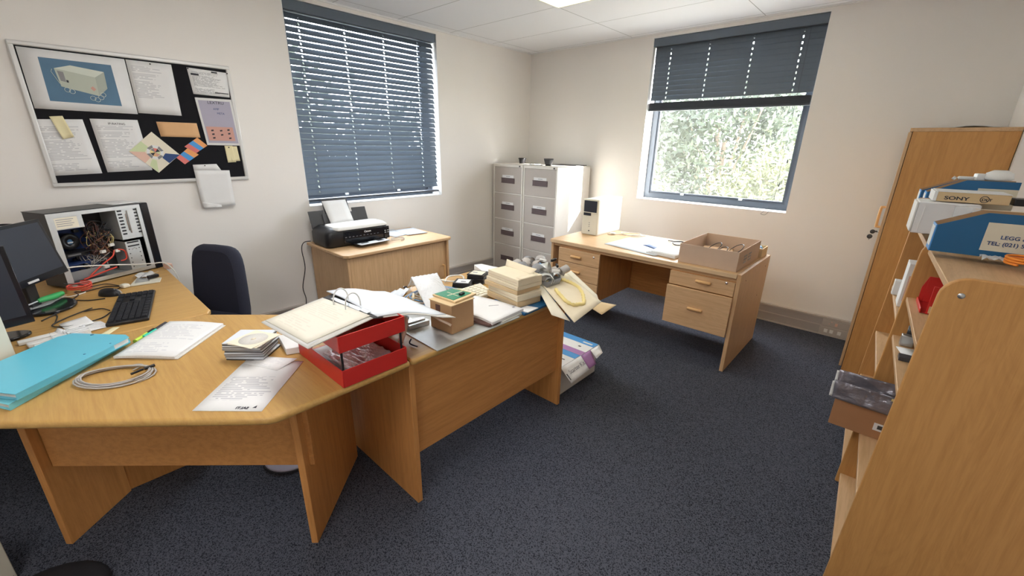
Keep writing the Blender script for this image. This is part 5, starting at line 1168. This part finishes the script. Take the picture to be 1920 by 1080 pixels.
cable('white_lead', 'white cable curled behind the cartridge stacks', [(1.80, -2.86, .745), (1.76, -2.80, .755), (1.78, -2.72, .75), (1.83, -2.74, .742), (1.82, -2.82, .742), (1.76, -2.86, .748)], .005, 'cable_white')
# calculator / keypad
kp = thing('keypad', 'cream telephone keypad between the cartridges and the cream box pile', 'keypad', (2.06, -2.84, DZ))
kq = [(1.985, -2.925), (2.155, -2.925), (2.15, -2.80), (1.985, -2.745)]
part('case', MB().prism(kq, DZ + .001, DZ + .026), 'cream_plastic', kp, .006)
kc = MB()
for i in range(5):
    for j in range(4): kc.box((2.012 + i * .028, -2.905 + j * .033, DZ + .0285), (.021, .024, .005))
part('buttons', kc, 'cream_paper', kp, .002)
# white reports in front of the pile
rp = thing('report', 'thick white report with a curled corner in front of the cream boxes', 'report', (2.3, -3.0, DZ))
part('pages', MB().grid([(2.305, -3.115, DZ + .014), (2.452, -3.112, DZ + .014), (2.442, -2.882, DZ + .016), (2.125, -2.925, DZ + .016)], 8, 8, .012, lambda u, v: .006 * math.sin(math.pi * u)), 'paper', rp)
part('title_print', MB().box((2.315, -2.965, DZ + .0335), (.05, .004, .001), .98), 'ink_grey', rp)
part('stamp', MB().box((2.40, -2.91, DZ + .0335), (.010, .016, .001), .3), 'ink_grey', rp)
solo('report', MB().prism([(2.456, -3.045), (2.445, -2.872), (2.15, -2.90), (2.16, -3.06)], DZ + .001, DZ + .012), 'paper_edge', 'white report lying underneath the thick curled report', 'report')
solo('brown_case', MB().prism([(2.447, -3.125), (2.445, -3.065), (2.31, -3.085), (2.31, -3.150)], DZ + .005, DZ + .018), 'ink_brown', 'dark brown flat case edge poking out under the white reports', 'case', bevel=.004)
# pile of cream boxes
pile = [(DZ + .014, .034, 'card_tan', 'bottom tan box of the cream cardboard pile', 0, 0), (DZ + .049, .033, 'card_cream', 'second box from the bottom of the cream cardboard pile', .006, -2), (DZ + .083, .024, 'card_tan', 'yellowish third box of the cream cardboard pile', -.012, 3), (DZ + .108, .022, 'card_cream', 'thin fourth box of the cream cardboard pile', .0, 0), (DZ + .131, .034, 'card_cream', 'top open box of the cream cardboard pile with its flap raised', .006, -1)]
for z, h, m, lb, dx, a in pile:
    M_ = Matrix.Translation((2.283 + dx, -2.782, 0)) @ Matrix.Rotation(R(-6 + a), 4, 'Z')
    T = thing('flat_carton', lb, 'box', (2.283 + dx, -2.782, z), R(-6 + a), group='cream cardboard boxes in a pile')
    w_, d_ = (.245, .165) if h > .03 else (.25, .172)
    part('carton', MB().bb(-w_ / 2, w_ / 2, -d_ / 2, d_ / 2, .0004, h), m, T, .002, world=False)
    part('seam', MB().bb(-w_ / 2 + .01, w_ / 2 - .01, -d_ / 2 - .0008, -d_ / 2, h * .45, h * .5), 'kraft_pale', T, world=False)
    if 'top' in lb:
        part('raised_flap', MB().grid([(-w_ / 2 + .005, .035, h), (w_ / 2 - .03, .035, h), (w_ / 2 - .02, .062, h + .028), (-w_ / 2 - .015, .062, h + .03)], 8, 4, .002, lambda u, v: -.008 * math.sin(math.pi * u)), 'card_cream', T, world=False)
        part('side_flap', MB().grid([(w_ / 2, -.07, h), (w_ / 2, .05, h), (w_ / 2 - .03, .05, h + .006), (w_ / 2 - .03, -.07, h + .006)], 3, 3, .0015), 'card_cream', T, world=False)
# blue folder and navy box near the end
solo('blue_folder', MB().prism([(2.466, -2.90), (2.458, -2.50), (2.22, -2.50), (2.22, -2.88)], DZ + .001, DZ + .0135), 'bluecard', 'blue folder under the cream boxes at the end of the return desk', 'folder', bevel=.001)
solo('white_booklet', MB().prism([(2.472, -2.885), (2.470, -2.80), (2.41, -2.82), (2.41, -2.895)], DZ + .0138, DZ + .0185), 'paper', 'white booklet corner poking out beside the blue folder', 'booklet')
solo('navy_box', MB().bb(2.22, 2.375, -2.69, -2.535, DZ + .014, DZ + .058), 'skyblue', 'blue box under the grey tray of ribbon cables', 'box', bevel=.002)
rt = thing('cable_tray', 'grey plastic tray heaped with ribbon cables', 'tray', (2.35, -2.57, DZ + .059))
part('tray', MB().lathe([(.001, 0), (.075, 0), (.088, .045), (.085, .045), (.072, .003), (.001, .003)], (2.345, -2.585, DZ + .059), 4, Matrix.Rotation(R(43), 4, 'Z')), 'mid_grey', rt)
q7 = random.Random(11)
for k in range(24):
    cx, cy, cz = 2.335 + q7.uniform(-.21, .08), -2.545 + q7.uniform(-.09, .08), .832 + q7.uniform(-.005, .05)
    a = q7.uniform(0, 6.28); w_ = q7.uniform(.018, .03); r_ = q7.uniform(.022, .045)
    ax = Vector((math.cos(a), math.sin(a), q7.uniform(-.4, .4))).normalized(); up = Vector((0, 0, 1)); sd_ = ax.cross(up).normalized(); up2 = sd_.cross(ax)
    v = []; f = []
    n_ = 12
    for i in range(n_ + 1):
        t = -2.2 + 4.4 * i / n_; p = Vector((cx, cy, cz)) + sd_ * (r_ * math.sin(t)) + up2 * (r_ * math.cos(t) * .8)
        p2 = Vector((cx, cy, cz)) + sd_ * ((r_ - .0015) * math.sin(t)) + up2 * ((r_ - .0015) * math.cos(t) * .8)
        v += [p - ax * w_, p + ax * w_, p2 + ax * w_, p2 - ax * w_]
    for i in range(n_):
        for j in range(4): f.append((4 * i + j, 4 * i + (j + 1) % 4, 4 * i + 4 + (j + 1) % 4, 4 * i + 4 + j))
    f += [(3, 2, 1, 0), (4 * n_, 4 * n_ + 1, 4 * n_ + 2, 4 * n_ + 3)]
    solo('ribbon_cable', MB().add(v, f, True), ('cab_drawer', 'cable_grey', 'mid_grey', 'galv')[k % 4], 'grey ribbon cable loop in the heap on the grey tray', 'ribbon cable', 'ribbon cables heaped on the tray')
for k, (x, y, z, m) in enumerate(((2.30, -2.60, .90, 'cable_blue'), (2.37, -2.52, .895, 'black'), (2.27, -2.52, .905, 'white_plastic'), (2.40, -2.57, .88, 'white_plastic'), (2.33, -2.50, .915, 'black'))):
    solo('ribbon_connector', MB().box((x, y, z), (.012, .045, .014), k * .8), m, ('blue upright connector', 'black connector nearest the desk end', 'white connector at the back', 'white connector above the open card', 'black connector at the far side')[k] + ' in the ribbon cable heap', 'connector', 'connectors in the cable heap', bevel=.002)
# opened card packet hanging over the desk end
op = thing('opened_carton', 'unfolded cream carton with a yellow shrivelled ring hanging over the desk end', 'box', (2.5, -2.55, .70))
a_, b_, c_, d_ = Vector((2.350, -2.640, .815)), Vector((2.345, -2.385, .815)), Vector((2.630, -2.455, .730)), Vector((2.655, -2.745, .705))
part('panel', MB().grid([a_, d_, c_, b_], 8, 8, .002), 'card_cream', op)
part('side_flap', MB().grid([d_ + Vector((-.02, -.008, .004)), a_, a_ + Vector((-.012, -.035, .012)), d_ + Vector((-.10, -.055, .028))], 4, 3, .0015), 'cream_paper', op)
part('side_flap', MB().grid([b_, c_ + Vector((-.02, .005, .003)), c_ + Vector((-.05, .035, .018)), b_ + Vector((.01, .03, .012))], 4, 3, .0015), 'cream_paper', op)
part('end_flap', MB().grid([c_ + Vector((-.01, -.10, -.004)), c_, c_ + Vector((.075, .03, -.005)), c_ + Vector((.060, -.09, -.03))], 4, 4, .0015), 'card_tan', op)
ce = (a_ + b_ + c_ + d_) / 4; e1_ = (d_ - a_).normalized(); e2_ = (b_ - a_).normalized(); nn_ = e1_.cross(e2_)
yr = MB(); yr.tube([ce + e1_ * (-.01 + .110 * math.cos(t) * (1 + .05 * math.sin(7 * t))) + e2_ * (.088 * math.sin(t) * (1 + .06 * math.sin(5 * t))) + nn_ * .008 for t in [k * 2 * math.pi / 40 * .82 - 2.2 for k in range(41)]], [.006 + .006 * abs(math.sin(k * 1.7)) for k in range(41)], 7)
part('yellow_ring', yr, 'yellow', op)

# ================================================================== BOX UNDER THE RETURN DESK
kt = thing('starter_kit_box', 'opened white, blue and purple Starter Kit carton on the carpet behind the return desk', 'box', (2.2, -2.2, 0))
part('carton', MB().bb(2.07, 2.362, -2.415, -1.985, .001, .195), 'cab_body', kt, .002)
part('lid', MB().bb(2.065, 2.371, -2.42, -1.978, .1955, .214), 'paper', kt, .001)
z = .2142
for nm, m, y0, y1 in (('lid_print', 'skyblue', -2.045, -1.978), ('lid_print', 'purple', -2.205, -2.145), ('lid_print', 'skyblue', -2.27, -2.206)):
    part(nm, MB().bb(2.066, 2.370, y0, y1, z, z + .0006), m, kt)
part('lid_mark', MB().bb(2.28, 2.30, -2.10, -2.085, z, z + .0006).bb(2.30, 2.33, -2.33, -2.32, z, z + .0006), 'dark_grey', kt)
part('lid_print', MB().bb(2.27, 2.345, -2.026, -2.008, z + .0007, z + .0012), 'paper', kt)
f1 = part('end_flap', MB().grid([(2.372, -2.425, .212), (2.462, -2.432, .142), (2.456, -2.222, .150), (2.374, -2.205, .213)], 4, 4, .0015), 'paper', kt)
n_ = Vector((.09, 0, -.07)).normalized()
text('Starter Kit', (2.427, -2.395, .1765), (0, 1, .03), (-.79, 0, .61), .040, 'ink_grey', kt)
part('flap_print', MB().box((2.432, -2.418, .1685), (.045, .008, .001), M=Matrix.Rotation(math.atan2(.07, .09), 4, 'Y')), 'ink', kt)
part('end_flap', MB().grid([(2.374, -2.204, .213), (2.452, -2.215, .150), (2.450, -2.125, .150), (2.374, -2.092, .213)], 4, 4, .0015), 'purple', kt)
part('tuck_flap', MB().grid([(2.375, -2.090, .213), (2.440, -2.110, .180), (2.448, -2.050, .205), (2.376, -1.980, .214)], 3, 3, .0015), 'paper', kt)

# ================================================================== OFFICE CHAIR
ca_ = R(-61)
oc_ = thing('office_chair', 'dark blue-black fabric office chair tucked behind the corner desk', 'chair', (.668, -3.933, 0), ca_)
def cushion(w, h, t, r=.12, taper=.0):
    mb = MB(); n = 28; rings = []
    for k, (s_, dz) in enumerate(((.86, -t / 2), (.97, -t * .32), (1, 0), (.97, t * .32), (.86, t / 2))):
        g = []
        for j in range(n):
            a = 2 * math.pi * j / n; c, s = math.cos(a), math.sin(a); p = .42
            x = abs(c) ** p * (1 if c > 0 else -1) * w / 2; y = abs(s) ** p * (1 if s > 0 else -1) * h / 2
            g.append((x * s_ * (1 - taper * y / h), y * s_, dz))
        rings.append(g)
    return loft(mb, rings)
bk_ = cushion(.39, .54, .085, taper=.18).mesh('backrest'); bk_.transform(Matrix.Translation((-.245, 0, .625)) @ Matrix.Rotation(R(6), 4, 'Y').inverted() @ Matrix.Rotation(R(90), 4, 'Z') @ Matrix.Rotation(R(90), 4, 'X'))
link('backrest', bk_, 'chair_fabric', oc_, False)
sk = cushion(.46, .46, .08).mesh('seat'); sk.transform(Matrix.Translation((0.0, 0, .43))); link('seat', sk, 'chair_fabric', oc_, False)
part('back_bar', MB().box((-.225, 0, .43), (.03, .07, .14)).box((-.12, 0, .375), (.22, .06, .012)), 'black', oc_, world=False)
part('gas_post', MB().cyl((0, 0, .09), .025, .295, 14), 'black', oc_, world=False)
for k in range(5):
    a = 2 * math.pi * k / 5 + .3; d = Vector((math.cos(a), math.sin(a), 0))
    l = part('leg', MB().tube([Vector((0, 0, .105)) + d * .02, Vector((0, 0, .08)) + d * .26], [.024, .014], 8), 'black', oc_, world=False)
    part('caster', MB().cyl(Vector((0, 0, .027)) + d * .26 + Vector((-d.y, d.x, 0)) * .015, .026, .03, 14, Matrix.Rotation(a, 4, 'Z') @ Matrix.Rotation(R(90), 4, 'X')), 'black', l, world=False)
    for o in [q for q in COL.objects if q.parent == l]:
        pass

# ================================================================== FLOOR ITEMS
sg = solo('round_lid', MB().lathe([(.001, 0), (.125, 0), (.13, .004), (.13, .010), (.122, .012), (.001, .012)], (1.70, -3.80, .0005), 40), 'lilac', 'round grey-lilac lid lying on the carpet under the corner desk', 'lid')
part('dark_rim', MB().tube([(1.70 + .131 * math.cos(t), -3.80 + .131 * math.sin(t), .006) for t in [k * math.pi / 20 for k in range(40)]], .005, 6, closed=True), 'ink', sg)
solo('black_bag', MB().lathe([(.001, 0), (.17, 0), (.19, .015), (.17, .035), (.10, .045), (.001, .05)], (1.88, -4.70, .0), 24), 'black_matt', 'black soft bag on the carpet in the bottom left corner', 'bag')

# ================================================================== OUTSIDE
struct('ground', MB().bb(-40, 60, -40, 60, -3.6, -3.5), 'grass')
def tree(label, x, y, r, h, z0=-3.5, n=5000, m='leaf', ls=.10, seed=1):
    q = random.Random(seed); mb = MB(); cl_ = []
    for _ in range(60):
        t = q.uniform(0, 6.28); p = math.acos(q.uniform(-.85, 1)); rr = r * q.uniform(.55, 1.0) 
        cl_.append(Vector((x + rr * math.sin(p) * math.cos(t), y + rr * math.sin(p) * math.sin(t), z0 + h - r * .9 + rr * math.cos(p) * 1.15)))
    for _ in range(n):
        c = q.choice(cl_); s = r * .20
        p = c + Vector((q.gauss(0, s), q.gauss(0, s), q.gauss(0, s)))
        a = Vector((q.gauss(0, 1), q.gauss(0, 1), q.gauss(0, 1))).normalized(); b = a.orthogonal().normalized()
        l = ls * q.uniform(.6, 1.4); w = l * .35
        mb.add([p - a * l, p + b * w, p + a * l, p - b * w], [(0, 1, 2, 3)])
    T = thing('tree', label, 'tree', (x, y, z0), group='trees outside the windows')
    part('foliage', mb, m, T)
    tr_ = MB().tube([(x, y, z0), (x + .1, y, z0 + h * .4), (x, y + .1, z0 + h * .75)], [.16, .12, .06], 8)
    for c in cl_[::4]: tr_.tube([(x, y, z0 + h * .45), tuple((Vector((x, y, z0 + h * .5)) + c) / 2 + Vector((.1, 0, .1))), tuple(c)], [.06, .035, .012], 5)
    part('trunk', tr_, 'bark', T)
tree('large pale green tree filling the middle of the right window', -.4, 9.0, 2.2, 7.0, n=15000, m='leaf', seed=2, ls=.095)
tree('yellow-green bush low at the left side of the right window', -1.0, 4.2, .95, 4.6, n=7000, m='leaf_pale', seed=3, ls=.055)
tree('olive tree rising at the left side of the right window', -6.4, 14.5, 2.6, 8.6, n=13000, m='leaf', seed=4, ls=.11)
tree('bushy yellow-green tree low in the right half of the right window', 1.75, 5.0, 1.15, 4.7, n=8000, m='leaf_pale', seed=5, ls=.055)
tree('distant tree behind the others in the right window', 1.6, 15.5, 3.0, 7.6, n=11000, m='leaf', seed=6, ls=.14)
tree('dark tree outside the left window on its near side', -7.0, -1.6, 2.2, 6.0, n=14000, m='leaf_dark', seed=7, ls=.15)
tree('dark tree outside the left window on its far side', -9.5, 3.6, 2.3, 5.0, n=14000, m='leaf_dark', seed=8, ls=.15)
tree('low dark tree outside the left window', -3.9, 1.5, 1.1, 4.2, n=9000, m='leaf_dark', seed=9, ls=.09)
